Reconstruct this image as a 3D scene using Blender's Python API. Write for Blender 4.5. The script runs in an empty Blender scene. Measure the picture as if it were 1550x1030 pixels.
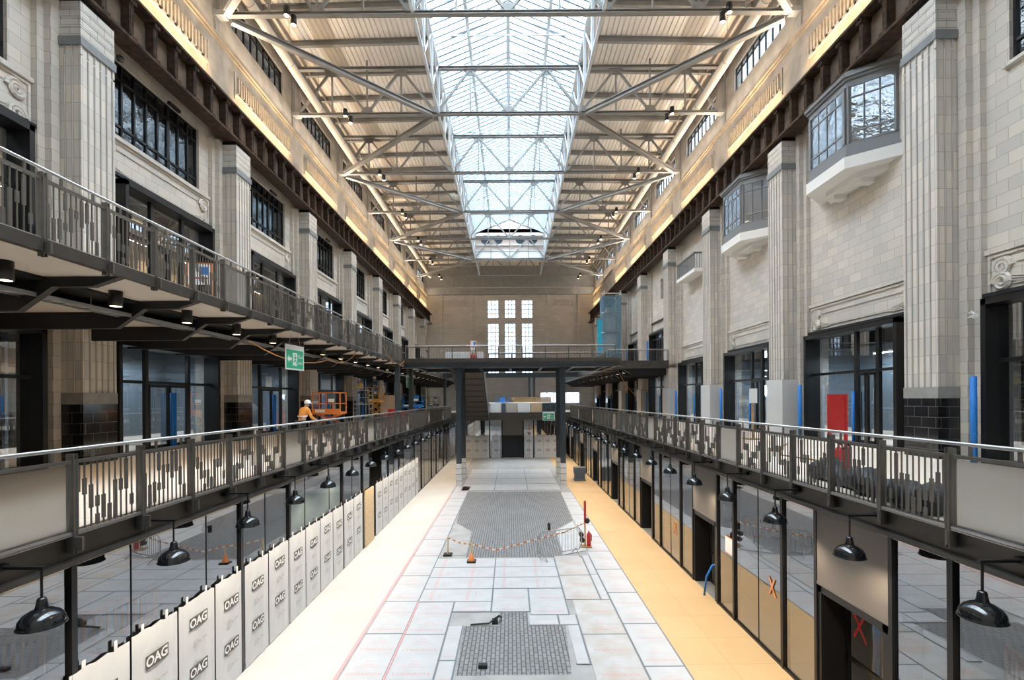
import bpy, bmesh, math, random
from mathutils import Vector, Matrix
PI = math.pi
scene = bpy.context.scene
COL = scene.collection
R = random.Random(7)
ORD = ['first','second','third','fourth','fifth','sixth','seventh','eighth','ninth','tenth','eleventh','twelfth',
 'thirteenth','fourteenth','fifteenth','sixteenth','seventeenth','eighteenth','nineteenth','twentieth',
 'twenty-first','twenty-second','twenty-third','twenty-fourth','twenty-fifth','twenty-sixth','twenty-seventh','twenty-eighth',
 'twenty-ninth','thirtieth','thirty-first','thirty-second','thirty-third','thirty-fourth','thirty-fifth','thirty-sixth']
SIDE = {-1: 'left', 1: 'right'}

# ------------------------------------------------------------------ materials
def mat(name, col, rough=.6, metal=0., spec=.5, noise=0., nscale=3., bump=0., bscale=20., emit=None, estr=0., alt=None):
    m = bpy.data.materials.new(name); m.use_nodes = True
    nt = m.node_tree; b = nt.nodes['Principled BSDF']
    b.inputs['Base Color'].default_value = (*col, 1); b.inputs['Roughness'].default_value = rough
    b.inputs['Metallic'].default_value = metal; b.inputs['Specular IOR Level'].default_value = spec
    tc = nt.nodes.new('ShaderNodeTexCoord')
    if noise:
        n = nt.nodes.new('ShaderNodeTexNoise'); n.inputs['Scale'].default_value = nscale; n.inputs['Detail'].default_value = 6
        nt.links.new(tc.outputs['Object'], n.inputs['Vector'])
        r = nt.nodes.new('ShaderNodeValToRGB'); a = alt or tuple(c*(1-noise) for c in col)
        r.color_ramp.elements[0].position = .35; r.color_ramp.elements[1].position = .65
        r.color_ramp.elements[0].color = (*a, 1); r.color_ramp.elements[1].color = (*col, 1)
        nt.links.new(n.outputs['Fac'], r.inputs['Fac']); nt.links.new(r.outputs['Color'], b.inputs['Base Color'])
    if bump:
        n2 = nt.nodes.new('ShaderNodeTexNoise'); n2.inputs['Scale'].default_value = bscale; n2.inputs['Detail'].default_value = 4
        nt.links.new(tc.outputs['Object'], n2.inputs['Vector'])
        bp = nt.nodes.new('ShaderNodeBump'); bp.inputs['Strength'].default_value = bump; bp.inputs['Distance'].default_value = .05
        nt.links.new(n2.outputs['Fac'], bp.inputs['Height']); nt.links.new(bp.outputs['Normal'], b.inputs['Normal'])
    if emit:
        b.inputs['Emission Color'].default_value = (*emit, 1); b.inputs['Emission Strength'].default_value = estr
    return m

def tilemat(name, c1, c2, mortar, w, h, ms=.012, rough=.35, offset=.5, floor=False, bias=0., swap=False, spec=.5, bump=.25):
    m = bpy.data.materials.new(name); m.use_nodes = True
    nt = m.node_tree; b = nt.nodes['Principled BSDF']; L = nt.links.new
    tc = nt.nodes.new('ShaderNodeTexCoord'); sp = nt.nodes.new('ShaderNodeSeparateXYZ'); L(tc.outputs['Object'], sp.inputs[0])
    cb = nt.nodes.new('ShaderNodeCombineXYZ')
    if floor:
        L(sp.outputs['Y' if swap else 'X'], cb.inputs['X']); L(sp.outputs['X' if swap else 'Y'], cb.inputs['Y'])
    else:
        ab = nt.nodes.new('ShaderNodeMath'); ab.operation = 'ABSOLUTE'; L(sp.outputs['X'], ab.inputs[0])
        ad = nt.nodes.new('ShaderNodeMath'); L(ab.outputs[0], ad.inputs[0]); L(sp.outputs['Y'], ad.inputs[1])
        sh = nt.nodes.new('ShaderNodeMath'); sh.inputs[1].default_value = -11.28; L(ad.outputs[0], sh.inputs[0])
        L(sh.outputs[0], cb.inputs['X']); L(sp.outputs['Z'], cb.inputs['Y'])
    br = nt.nodes.new('ShaderNodeTexBrick'); L(cb.outputs[0], br.inputs['Vector'])
    br.inputs['Scale'].default_value = 1; br.inputs['Brick Width'].default_value = w; br.inputs['Row Height'].default_value = h
    br.inputs['Mortar Size'].default_value = ms; br.inputs['Mortar Smooth'].default_value = .1; br.inputs['Bias'].default_value = bias
    br.offset = offset
    br.inputs['Color1'].default_value = (*c1, 1); br.inputs['Color2'].default_value = (*c2, 1); br.inputs['Mortar'].default_value = (*mortar, 1)
    nz = nt.nodes.new('ShaderNodeTexNoise'); nz.inputs['Scale'].default_value = .6; nz.inputs['Detail'].default_value = 5
    L(tc.outputs['Object'], nz.inputs['Vector'])
    rp = nt.nodes.new('ShaderNodeMapRange'); rp.inputs['To Min'].default_value = .82; rp.inputs['To Max'].default_value = 1.12
    L(nz.outputs['Fac'], rp.inputs['Value'])
    mx = nt.nodes.new('ShaderNodeVectorMath'); mx.operation = 'SCALE'
    L(br.outputs['Color'], mx.inputs[0]); L(rp.outputs[0], mx.inputs['Scale'])
    L(mx.outputs[0], b.inputs['Base Color'])
    if bump:
        bp = nt.nodes.new('ShaderNodeBump'); bp.invert = True; bp.inputs['Strength'].default_value = bump; bp.inputs['Distance'].default_value = .02
        L(br.outputs['Fac'], bp.inputs['Height']); L(bp.outputs['Normal'], b.inputs['Normal'])
    b.inputs['Roughness'].default_value = rough; b.inputs['Specular IOR Level'].default_value = spec
    return m

def glass(name, tint, f0=.08, rough=.0):
    m = bpy.data.materials.new(name); m.use_nodes = True
    nt = m.node_tree; nt.nodes.clear(); L = nt.links.new
    o = nt.nodes.new('ShaderNodeOutputMaterial'); mx = nt.nodes.new('ShaderNodeMixShader')
    t = nt.nodes.new('ShaderNodeBsdfTransparent'); t.inputs[0].default_value = (*tint, 1)
    g = nt.nodes.new('ShaderNodeBsdfGlossy'); g.inputs['Roughness'].default_value = rough; g.inputs[0].default_value = (.95, .97, 1, 1)
    lw = nt.nodes.new('ShaderNodeLayerWeight'); lw.inputs[0].default_value = .5
    pw = nt.nodes.new('ShaderNodeMath'); pw.operation = 'POWER'; pw.inputs[1].default_value = 5; L(lw.outputs['Facing'], pw.inputs[0])
    ma = nt.nodes.new('ShaderNodeMath'); ma.operation = 'MULTIPLY_ADD'; ma.inputs[1].default_value = 1-f0; ma.inputs[2].default_value = f0
    L(pw.outputs[0], ma.inputs[0]); L(ma.outputs[0], mx.inputs[0])
    L(t.outputs[0], mx.inputs[1]); L(g.outputs[0], mx.inputs[2]); L(mx.outputs[0], o.inputs[0])
    return m

def veil(name, col, opacity, rough=.6, metal=0.):
    m = mat(name, col, rough, metal); nt = m.node_tree; L = nt.links.new
    b = nt.nodes['Principled BSDF']; o = nt.nodes['Material Output']
    t = nt.nodes.new('ShaderNodeBsdfTransparent'); mx = nt.nodes.new('ShaderNodeMixShader'); mx.inputs[0].default_value = opacity
    L(t.outputs[0], mx.inputs[1]); L(b.outputs[0], mx.inputs[2]); L(mx.outputs[0], o.inputs[0])
    return m

M = {}
M['tile'] = tilemat('faience_tile', (.655, .595, .52), (.53, .495, .455), (.42, .38, .335), .62, .33, .010, .38)
M['pil'] = tilemat('fluted_faience', (.70, .635, .555), (.545, .52, .49), (.40, .365, .33), .208, .51, .009, .35, offset=0.)
M['cap'] = tilemat('cap_faience', (.64, .59, .53), (.54, .51, .47), (.30, .28, .26), .5, .245, .01, .4)
M['band'] = mat('grey_glazed_band', (.22, .23, .235), .4, noise=.2, nscale=4)
M['band2'] = mat('grey_stone_band', (.30, .29, .275), .5, noise=.2, nscale=4)
M['black_tile'] = tilemat('black_glazed_tile', (.012, .012, .014), (.02, .02, .022), (.10, .095, .09), .48, .30, .008, .12, bump=.4)
M['backwall'] = tilemat('back_wall_tile', (.60, .56, .52), (.52, .495, .465), (.40, .38, .355), .9, .4, .012, .5)
M['concrete'] = mat('concrete', (.50, .45, .385), .8, noise=.3, nscale=1.3, bump=.25, bscale=9)
M['relief'] = mat('relief_concrete', (.56, .50, .42), .75, noise=.2, nscale=4, bump=.15, bscale=14)
M['rust'] = mat('rusty_brown_steel', (.085, .044, .025), .75, .2, noise=.6, nscale=5, alt=(.022, .015, .011), bump=.4, bscale=30)
M['rustweb'] = mat('brown_steel_plate', (.17, .12, .085), .8, .1, noise=.4, nscale=2, bump=.2)
M['steel'] = mat('grey_painted_steel', (.30, .295, .285), .5, .25, noise=.15, nscale=2)
M['glaresteel'] = mat('glare_pale_steel', (.66, .70, .73), .45, .1, noise=.1)  # grey steel lightened so its colour carries the skylight glare
M['gbar'] = mat('blue_grey_glazing_bar', (.20, .26, .31), .45, .1)
M['deck'] = mat('ribbed_roof_deck', (.82, .77, .71), .55, 0, noise=.08, nscale=1)
M['duct'] = mat('beige_painted_duct', (.66, .60, .51), .45, .1)
M['dark'] = mat('black_painted_steel', (.017, .018, .021), .5, .2)
M['navy'] = mat('dark_blue_grey_steel', (.048, .066, .082), .45, .3, noise=.2, nscale=4)
M['frame'] = mat('black_window_frame', (.013, .013, .014), .35, .3)
M['bronze'] = mat('bronze_grey_metal', (.165, .152, .138), .42, .65, noise=.15, nscale=6)
M['bronze2'] = mat('dark_bronze_fascia', (.085, .077, .07), .42, .55, noise=.2, nscale=3)
M['rail'] = mat('brushed_steel_rail', (.45, .445, .44), .42, 1.)
M['mesh'] = veil('perforated_bronze_sheet', (.23, .21, .19), .5, .5, .5)
M['shop'] = glass('shopfront_glass', (.74, .79, .83), .36)
M['lantern'] = glass('skylight_glass', (.93, .97, 1.), .02)
M['clear'] = glass('window_glass', (.85, .88, .9), .06)
M['dimmed'] = glass('sky_dimming_glass', (.13, .145, .16), .05)  # dark tint dims the bright sky seen through the panes
M['darkglass'] = mat('dark_wavy_glass', (.008, .009, .011), .03, 0, 1., bump=.35, bscale=1.6)
M['wavy'] = mat('wavy_mirror_glass', (.30, .32, .345), .03, .6, 1., bump=.7, bscale=1.9)
M['orielframe'] = mat('grey_oriel_frame', (.20, .205, .215), .5, .1)
M['white'] = mat('white_plaster', (.78, .76, .73), .6)
M['beige'] = mat('beige_soffit', (.55, .50, .45), .7)
M['black'] = mat('gloss_black_enamel', (.008, .009, .011), .12, .0, .8)
M['inner'] = mat('white_enamel', (.9, .86, .78), .4)
M['glow'] = mat('lamp_glow', (1, .9, .7), .5, emit=(1, .72, .42), estr=6)
M['coolglow'] = mat('tube_glow', (1, 1, 1), .5, emit=(.85, .93, 1), estr=14)
M['slab'] = mat('grey_concrete_floor', (.38, .38, .38), .7, noise=.2, nscale=1.5)
M['plyL'] = tilemat('pale_plywood_floor', (.56, .535, .495), (.54, .51, .47), (.49, .455, .41), 1.22, 2.44, .006, .6, floor=True, bump=0)
M['plyR'] = tilemat('orange_plywood_floor', (.60, .39, .19), (.565, .36, .17), (.47, .29, .13), 2.44, 1.22, .008, .5, floor=True, bump=0, offset=0.)
M['deckfloor'] = tilemat('deck_plywood', (.84, .74, .62), (.82, .71, .59), (.66, .55, .44), 1.22, 2.44, .008, .55, floor=True, bump=0)
M['setts'] = tilemat('dark_paving_setts', (.21, .21, .215), (.27, .27, .275), (.08, .08, .085), .24, .10, .014, .6, floor=True, swap=True)
M['board'] = mat('white_protection_board', (.50, .515, .535), .5, noise=.10, nscale=1.7)
M['board2'] = mat('scuffed_protection_board', (.50, .515, .535), .55, noise=.3, nscale=1.6, alt=(.44, .41, .37))
M['print'] = mat('red_print', (.60, .29, .27), .6)
M['tape'] = mat('grey_tape', (.16, .18, .20), .5)
M['pink'] = mat('pink_tape', (.66, .32, .34), .5)
M['sheet'] = mat('white_wrap_sheet', (.64, .655, .67), .6, noise=.06, nscale=2, bump=.15, bscale=2.5)
M['logo'] = mat('grey_logo_ink', (.10, .09, .08), .6)
M['fine'] = mat('pale_grey_ink', (.42, .41, .40), .6)
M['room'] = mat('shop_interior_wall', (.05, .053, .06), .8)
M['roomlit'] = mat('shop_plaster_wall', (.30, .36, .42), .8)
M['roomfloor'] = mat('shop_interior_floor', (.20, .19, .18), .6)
M['shutter'] = mat('taupe_shutter', (.155, .142, .13), .5, .2)
M['blue'] = mat('blue_foam', (.01, .17, .55), .6)
M['red'] = mat('red_paint', (.52, .02, .02), .45)
M['orange'] = mat('orange_paint', (.72, .22, .05), .5)
M['yellow'] = mat('yellow_orange_paint', (.62, .33, .06), .5)
M['bluep'] = mat('blue_machine_paint', (.02, .20, .62), .45)
M['slate'] = mat('grey_blue_machine_paint', (.07, .11, .15), .5)
M['green'] = mat('safe_sign_green', (.03, .42, .22), .5)
M['signw'] = mat('white_sign', (.82, .84, .84), .5)
M['net'] = veil('blue_scaffold_net', (.10, .22, .32), .48)
M['cyan'] = mat('cyan_sheet', (.02, .42, .62), .6)
M['pole'] = mat('scaffold_tube', (.5, .5, .5), .4, .7)
M['wood'] = mat('brown_chipboard', (.42, .28, .14), .7, noise=.3, nscale=8)
M['osb'] = mat('pale_osb', (.72, .55, .34), .7, noise=.2, nscale=10)
M['wrap'] = veil('frosted_wrap', (.72, .72, .72), .55)
M['skin'] = mat('skin', (.55, .36, .27), .6)
M['hivis'] = mat('orange_hi_vis', (.80, .33, .06), .6)
M['hivisy'] = mat('yellow_hi_vis', (.80, .56, .12), .6)
M['cloth'] = mat('dark_work_cloth', (.03, .035, .045), .8)
M['helmet'] = mat('white_helmet', (.8, .8, .77), .4)
M['tarp'] = mat('black_tarpaulin', (.03, .035, .04), .55, bump=.6, bscale=6)
M['tapeO'] = mat('orange_tape', (.85, .30, .10), .5)
M['grille'] = mat('galvanised_steel', (.38, .38, .38), .4, .8)
M['rubber'] = mat('black_rubber', (.02, .02, .02), .7)
M['peach'] = mat('peach_brick', (.72, .58, .50), .8, noise=.1)
M['barrier'] = mat('orange_brown_plastic', (.45, .19, .07), .5)
M['cable'] = mat('orange_cable', (.6, .28, .08), .6)

# ------------------------------------------------------------------ mesh builder
class MB:
    def __init__(s): s.v = []; s.f = []
    def box(s, x0, x1, y0, y1, z0, z1):
        if x0 > x1: x0, x1 = x1, x0
        if y0 > y1: y0, y1 = y1, y0
        n = len(s.v)
        s.v += [(x0,y0,z0),(x1,y0,z0),(x1,y1,z0),(x0,y1,z0),(x0,y0,z1),(x1,y0,z1),(x1,y1,z1),(x0,y1,z1)]
        s.f += [tuple(n+i for i in q) for q in ((0,3,2,1),(4,5,6,7),(0,1,5,4),(1,2,6,5),(2,3,7,6),(3,0,4,7))]
        return s
    def bar(s, p, q, w, h=None, up=(0,0,1)):
        p, q = Vector(p), Vector(q); d = (q-p).normalized(); h = h or w
        a = d.cross(Vector(up))
        if a.length < 1e-4: a = d.cross(Vector((1,0,0)))
        a.normalize(); b = a.cross(d).normalized(); a *= w/2; b *= h/2
        n = len(s.v)
        for c in (p, q):
            for k in (-a-b, a-b, a+b, -a+b): s.v.append(tuple(c+k))
        s.f += [tuple(n+i for i in q_) for q_ in ((0,1,2,3),(7,6,5,4),(0,4,5,1),(1,5,6,2),(2,6,7,3),(3,7,4,0))]
        return s
    def ibeam(s, p, q, w, h, t=.03, up=(0,0,1)):
        p, q = Vector(p), Vector(q); u = Vector(up)
        s.bar(p+u*(h/2-t/2), q+u*(h/2-t/2), w, t, up); s.bar(p-u*(h/2-t/2), q-u*(h/2-t/2), w, t, up)
        s.bar(p, q, t, h-2*t, up); return s
    def tube(s, pts, r, n=8, closed=False):
        pts = [Vector(p) for p in pts]; base = len(s.v); m = len(pts)
        a = None
        for i, p in enumerate(pts):
            d = (pts[min(i+1, m-1)]-pts[max(i-1, 0)]).normalized()
            if a is None:
                a = d.cross(Vector((0,0,1)))
                if a.length < 1e-3: a = Vector((1,0,0))
            a = (a - d*a.dot(d)).normalized(); b = d.cross(a)
            rr = r[i] if isinstance(r, (list, tuple)) else r
            for k in range(n):
                t = 2*PI*k/n; s.v.append(tuple(p+(a*math.cos(t)+b*math.sin(t))*rr))
        for i in range(m-1):
            for k in range(n):
                s.f.append((base+i*n+k, base+i*n+(k+1)%n, base+(i+1)*n+(k+1)%n, base+(i+1)*n+k))
        s.f.append(tuple(base+k for k in range(n-1,-1,-1))); s.f.append(tuple(base+(m-1)*n+k for k in range(n)))
        return s
    def lathe(s, prof, c=(0,0,0), n=24, cap0=False, cap1=False):
        base = len(s.v)
        for r, z in prof:
            for k in range(n):
                t = 2*PI*k/n; s.v.append((c[0]+r*math.cos(t), c[1]+r*math.sin(t), c[2]+z))
        for i in range(len(prof)-1):
            for k in range(n):
                s.f.append((base+i*n+k, base+i*n+(k+1)%n, base+(i+1)*n+(k+1)%n, base+(i+1)*n+k))
        if cap0: s.f.append(tuple(base+k for k in range(n-1,-1,-1)))
        if cap1: s.f.append(tuple(base+(len(prof)-1)*n+k for k in range(n)))
        return s
    def prism(s, poly, axis, a0, a1):
        # poly in the two other axes (order x,y,z without axis)
        base = len(s.v); n = len(poly)
        def pt(p, a):
            if axis == 'x': return (a, p[0], p[1])
            if axis == 'y': return (p[0], a, p[1])
            return (p[0], p[1], a)
        s.v += [pt(p, a0) for p in poly] + [pt(p, a1) for p in poly]
        s.f.append(tuple(base+i for i in range(n-1,-1,-1))); s.f.append(tuple(base+n+i for i in range(n)))
        for i in range(n): s.f.append((base+i, base+(i+1)%n, base+n+(i+1)%n, base+n+i))
        return s
    def quad(s, *p):
        n = len(s.v); s.v += [tuple(q) for q in p]; s.f.append(tuple(range(n, n+len(p)))); return s
    def mesh(s, vf, o, rx, ry, sc=1.):
        o, rx, ry = Vector(o), Vector(rx), Vector(ry); n = len(s.v); vs, fs = vf
        s.v += [tuple(o+rx*(x*sc)+ry*(y*sc)) for x, y in vs]; s.f += [tuple(n+i for i in f) for f in fs]; return s
    def data(s, name, m, smooth=False):
        me = bpy.data.meshes.new(name); me.from_pydata(s.v, [], s.f); me.update()
        bm = bmesh.new(); bm.from_mesh(me); bmesh.ops.recalc_face_normals(bm, faces=bm.faces); bm.to_mesh(me); bm.free()
        me.materials.append(M[m] if isinstance(m, str) else m)
        if smooth: me.polygons.foreach_set('use_smooth', [True]*len(me.polygons))
        return me
    def build(s, name, m, parent=None, smooth=False, loc=None):
        o = bpy.data.objects.new(name, s.data(name, m, smooth)); COL.objects.link(o)
        if parent: o.parent = parent
        if loc: o.location = loc
        return o

def inst(name, me, parent, loc, rotz=0):
    o = bpy.data.objects.new(name, me); COL.objects.link(o); o.parent = parent; o.location = loc; o.rotation_euler = (0,0,rotz); return o
def tag(o, label, cat, group=None):
    o['label'] = label; o['category'] = cat
    if group: o['group'] = group
    return o
def thing(name, label, cat, loc=(0,0,0), rotz=0, group=None):
    o = bpy.data.objects.new(name, None); COL.objects.link(o); o.location = loc; o.rotation_euler = (0,0,rotz)
    o.empty_display_size = .1
    return tag(o, label, cat, group)
def struct(o): o['kind'] = 'structure'; return o
def copy_tree(o, parent=None):
    c = o.copy(); COL.objects.link(c)
    if parent: c.parent = parent
    for ch in list(o.children): copy_tree(ch, c)
    return c
_tc = {}
def text(body, bold=0.):
    k = (body, bold)
    if k not in _tc:
        cu = bpy.data.curves.new('t', 'FONT'); cu.body = body; cu.align_x = 'CENTER'; cu.align_y = 'CENTER'; cu.size = 1; cu.offset = bold; cu.resolution_u = 3
        ob = bpy.data.objects.new('t', cu); COL.objects.link(ob)
        bpy.context.view_layer.update()
        me = bpy.data.meshes.new_from_object(ob.evaluated_get(bpy.context.evaluated_depsgraph_get()))
        _tc[k] = ([(v.co.x, v.co.y) for v in me.vertices], [tuple(p.vertices) for p in me.polygons])
        bpy.data.objects.remove(ob); bpy.data.curves.remove(cu); bpy.data.meshes.remove(me)
    return _tc[k]

# ------------------------------------------------------------------ key dimensions
CAMZ = 6.0; PITCH = 7.66; P0 = 14.07              # pilaster centres P0 + k*PITCH
XP, XW = 11.8, 12.75                             # pilaster face, wall face
Y0, Y1 = -9.0, 75.3
L1, L2 = 4.25, 8.5
PIL = [P0+PITCH*k for k in range(-2, 8)]
BAYS = [P0+PITCH*(k+.5) for k in range(-1, 8)]   # centres; BAYS[0] is the one beside the camera
TRUSS = [P0+PITCH*k for k in range(-1, 8)]

# ------------------------------------------------------------------ camera
cam = bpy.data.cameras.new('camera'); co = bpy.data.objects.new('camera', cam); COL.objects.link(co)
co.location = (0, 0, CAMZ); co.rotation_euler = (PI/2, .007, 0)
cam.sensor_width = 36; cam.lens = 36*740/1550; cam.shift_x = 2/1550; cam.shift_y = 89/1550
cam.clip_start = .05; cam.clip_end = 400
scene.camera = co

# ------------------------------------------------------------------ ground floor slab
b = MB(); b.box(-3.86, 3.86, Y0, Y1, -.3, 0); struct(b.build('floor', 'slab'))
b = MB(); b.box(-6.0, -3.86, Y0, Y1, -.3, .004); struct(b.build('floor_left', 'plyL'))
b = MB(); b.box(3.86, 6.0, Y0, Y1, -.3, .004); struct(b.build('floor_right', 'plyR'))
for s in (-1, 1):
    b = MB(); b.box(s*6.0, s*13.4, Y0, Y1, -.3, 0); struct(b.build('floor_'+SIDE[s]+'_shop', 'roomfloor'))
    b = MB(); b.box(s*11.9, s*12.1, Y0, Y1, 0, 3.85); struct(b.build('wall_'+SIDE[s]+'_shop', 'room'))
    # first-floor deck
    b = MB(); b.box(s*5.85, s*18.0, Y0, Y1, 4.12, 4.25); struct(b.build('floor_'+SIDE[s]+'_deck', 'deckfloor'))
    b = MB(); b.box(s*5.98, s*18.0, Y0, Y1, 3.85, 4.12); struct(b.build('ceiling_'+SIDE[s]+'_shop', 'dark'))
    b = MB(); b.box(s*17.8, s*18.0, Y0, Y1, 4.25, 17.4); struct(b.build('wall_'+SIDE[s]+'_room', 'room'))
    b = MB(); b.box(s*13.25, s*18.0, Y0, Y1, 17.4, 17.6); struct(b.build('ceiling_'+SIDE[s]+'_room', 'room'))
# setts let into the slab
P1 = [(-1.75, 18.5), (1.95, 18.5), (1.98, 22.3), (3.0, 24.0), (3.2, 31.5), (-3.05, 31.5), (-2.66, 23.7), (-1.8, 22.1)]
P2 = [(-1.22, 10.6), (1.28, 10.6), (1.40, 12.9), (.43, 12.9), (.43, 13.72), (-.36, 13.72), (-.36, 12.9), (-1.28, 12.9)]
b = MB(); b.prism(P1, 'z', -.02, .006); b.prism(P2, 'z', -.02, .006); struct(b.build('floor_paving', 'setts'))

# ------------------------------------------------------------------ protection boards
GB = 'white protection boards taped over the floor'
nb = [0]
def board(x0, x1, y0, y1, along='y', where=''):
    """one sheet with red print (upside down to the camera), grey tape along two edges"""
    nb[0] += 1
    cx, cy = (x0+x1)/2, (y0+y1)/2; w, d = x1-x0, y1-y0
    z = .008
    t = MB(); t.box(-w/2+.012, w/2-.012, -d/2+.012, d/2-.012, 0, .005)
    o = t.build('floor_protection_board', 'board', loc=(cx, cy, z))
    tag(o, where, 'protection board', GB)
    p = MB()
    if 'scuffs' in where or 'soiled' in where: o.data.materials[0] = M['board2']
    if along == 'y':
        n = max(1, round(d/1.0))
        for k in range(n):
            yy = -d/2 + d*(k+.5)/n
            sc = min(.115, w*.11)
            p.mesh(text('ROCKWELLS'), (0, yy-.26, .0065), (-1,0,0), (0,-1,0), sc*1.25)
            p.mesh(text('FLOOR PROTECTION'), (0, yy+.02, .0065), (-1,0,0), (0,-1,0), sc*.5)
            p.mesh(text('KEEP DRY'), (0, yy+.12, .0065), (-1,0,0), (0,-1,0), sc*.5)
            p.mesh(text('O O'), (0, yy+.26, .0065), (-1,0,0), (0,-1,0), sc*.7)
    else:
        n = max(1, round(w/.9))
        for k in range(n):
            xx = -w/2 + w*(k+.5)/n
            p.mesh(text('ROCKWELLS'), (xx-.2, 0, .0065), (0,1,0), (-1,0,0), min(.115, d*.12)*1.2)
            p.mesh(text('FLOOR PROTECTION'), (xx+.04, 0, .0065), (0,1,0), (-1,0,0), .05)
            p.mesh(text('O O'), (xx+.2, 0, .0065), (0,1,0), (-1,0,0), .07)
    p.build('print', 'print', o)
    t = MB(); j = R.uniform(-.01, .01)
    t.box(-w/2-.01, w/2+.01, -d/2-.022+j, -d/2+.018+j, .004, .0075)
    t.box(w/2-.02, w/2+.02, -d/2, d/2, .004, .007)
    t.build('tape', 'tape', o)
ys = [23.05, 20.85, 18.7, 16.6, 14.5, 12.5, 10.4, 8.3]
for i in range(len(ys)-1):
    board(-3.74, -2.78, ys[i+1], ys[i], 'y', 'white floor board with red print in the strip beside the pink tape line, about %d m from the near end' % (2*(len(ys)-2-i)))
for i in range(5):
    board(-3.74, -2.80, 23.05+2.1*i, 25.15+2.1*i, 'y', 'white floor board left of the large sett patch, %s beyond the angled grey slab' % ORD[i])
for i, (a, c) in enumerate(((12.45, 14.42), (10.4, 12.45), (8.3, 10.4))):
    board(-2.74, -1.70, a, c, 'y', 'white floor board in the second strip from the pink line, %s back from the wide cross boards' % ORD[i])
for i, (a, c) in enumerate(((17.4, 18.35), (16.4, 17.4), (15.42, 16.4), (14.45, 15.42))):
    board(-2.78, -.6, a, c, 'x', 'long white floor board laid crosswise, %s row in front of the large sett patch, left half' % ORD[i])
    if i < 3: board(-.6, 1.58, a, c, 'x', 'long white floor board laid crosswise, %s row in front of the large sett patch, right half' % ORD[i])
board(-1.68, -.6, 13.75, 14.43, 'y', 'short white board behind the small sett patch, on its left')
board(-.58, .5, 13.75, 15.4, 'y', 'white floor board directly behind the small sett patch')
board(.52, 1.58, 13.55, 15.4, 'y', 'white floor board behind the right corner of the small sett patch')
board(.46, 1.25, 12.93, 13.52, 'y', 'short white board filling the notch of the small sett patch')
board(1.27, 1.76, 12.93, 13.52, 'y', 'small white board right of the notch of the small sett patch')
board(1.45, 1.76, 11.0, 12.9, 'y', 'narrow white board along the right edge of the small sett patch')
board(-1.68, -1.3, 11.2, 12.9, 'y', 'narrow white board along the left edge of the small sett patch')
board(-1.68, -1.3, 9.2, 11.2, 'y', 'narrow white board at the near left corner of the small sett patch')
for i, (a, c) in enumerate(((16.55, 18.6), (14.55, 16.55))):
    board(1.6, 2.64, a, c, 'y', 'soiled white floor board below the steel barrier, %s from it' % ORD[i])
for i, (a, c) in enumerate(((12.4, 14.52), (10.3, 12.4), (8.2, 10.3))):
    board(1.78, 2.92, a, c, 'y', 'white floor board with brown scuffs right of the small sett patch, %s from the back' % ORD[i])
board(2.66, 2.92, 14.55, 16.6, 'y', 'narrow strip of white board beside the right hand board row')
board(2.66, 2.92, 16.6, 18.6, 'y', 'narrow strip of white board near the foot of the steel barrier')
yr = [10.9-2.1, 10.9, 12.96, 15.05, 17.1, 19.1, 21.1, 23.1, 25.1, 27.1, 29.1, 31.1]
for i in range(len(yr)-1):
    board(2.94 if i < 5 else 3.02+.02*(i-5), 3.84, yr[i], yr[i+1], 'y', 'white floor board next to the orange plywood, %s from the near end' % ORD[i])
for j in range(4):
    for i in range(3):
        board(-3.3+2.2*i, -1.12+2.2*i, 32.0+2.4*j, 34.38+2.4*j, 'x', 'white board beyond the large sett patch, %s row behind it, %s' % (ORD[j], ['left', 'middle', 'right'][i]))
b = MB(); b.prism([(-2.76, 18.7), (-1.78, 18.7), (-1.82, 22.1), (-2.66, 23.6)], 'z', .006, .012)
tag(b.build('grey_slab', 'slab'), 'angled pale grey slab at the left corner of the large sett patch', 'slab')
b = MB(); b.prism([(2.0, 18.7), (2.95, 19.2), (2.95, 23.7), (2.3, 22.5), (2.0, 22.2)], 'z', .006, .03)
tag(b.build('cover_sheet', 'board'), 'loose white cover sheet behind the steel barrier', 'cover sheet')
b = MB(); b.box(-.6, 1.3, 10.2, 10.58, .006, .02); tag(b.build('grey_slab', 'slab'), 'pale grey slab at the near edge of the small sett patch', 'slab')
b = MB(); b.box(-3.86, -3.78, 7.5, 31, .006, .011); b.box(-2.78, -2.74, 8, 14.5, .012, .017); tag(b.build('pink_tape', 'pink'), 'pink tape line along the edge of the pale plywood', 'tape')

# ------------------------------------------------------------------ side walls
def pil_profile(s):
    """fluted pilaster outline in x,y (face towards -x side for the right wall), centred on y=0"""
    w = .575; pts = []
    def flutes(p, q, n, nrm):
        out = [p]; e = .055
        d = (q[0]-p[0], q[1]-p[1]); L = math.hypot(*d); d = (d[0]/L, d[1]/L)
        fl = (L-2*e)/n
        for i in range(n):
            for t, dep in ((.0, 0), (.07, 0), (.13, .045), (.32, .07), (.5, .078), (.68, .07), (.87, .045), (.93, 0), (1., 0)):
                a = e+fl*(i+t); out.append((p[0]+d[0]*a-nrm[0]*dep, p[1]+d[1]*a-nrm[1]*dep))
        return out
    pts += [(XW+.1, -w)]
    pts += flutes((XW, -w), (XP, -w), 4, (0, -1))
    pts += flutes((XP, -w), (XP, w), 5, (-1, 0))
    pts += flutes((XP, w), (XW, w), 4, (0, 1))
    pts += [(XW, w), (XW+.1, w)]
    return [(s*x, y) for x, y in pts]

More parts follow.
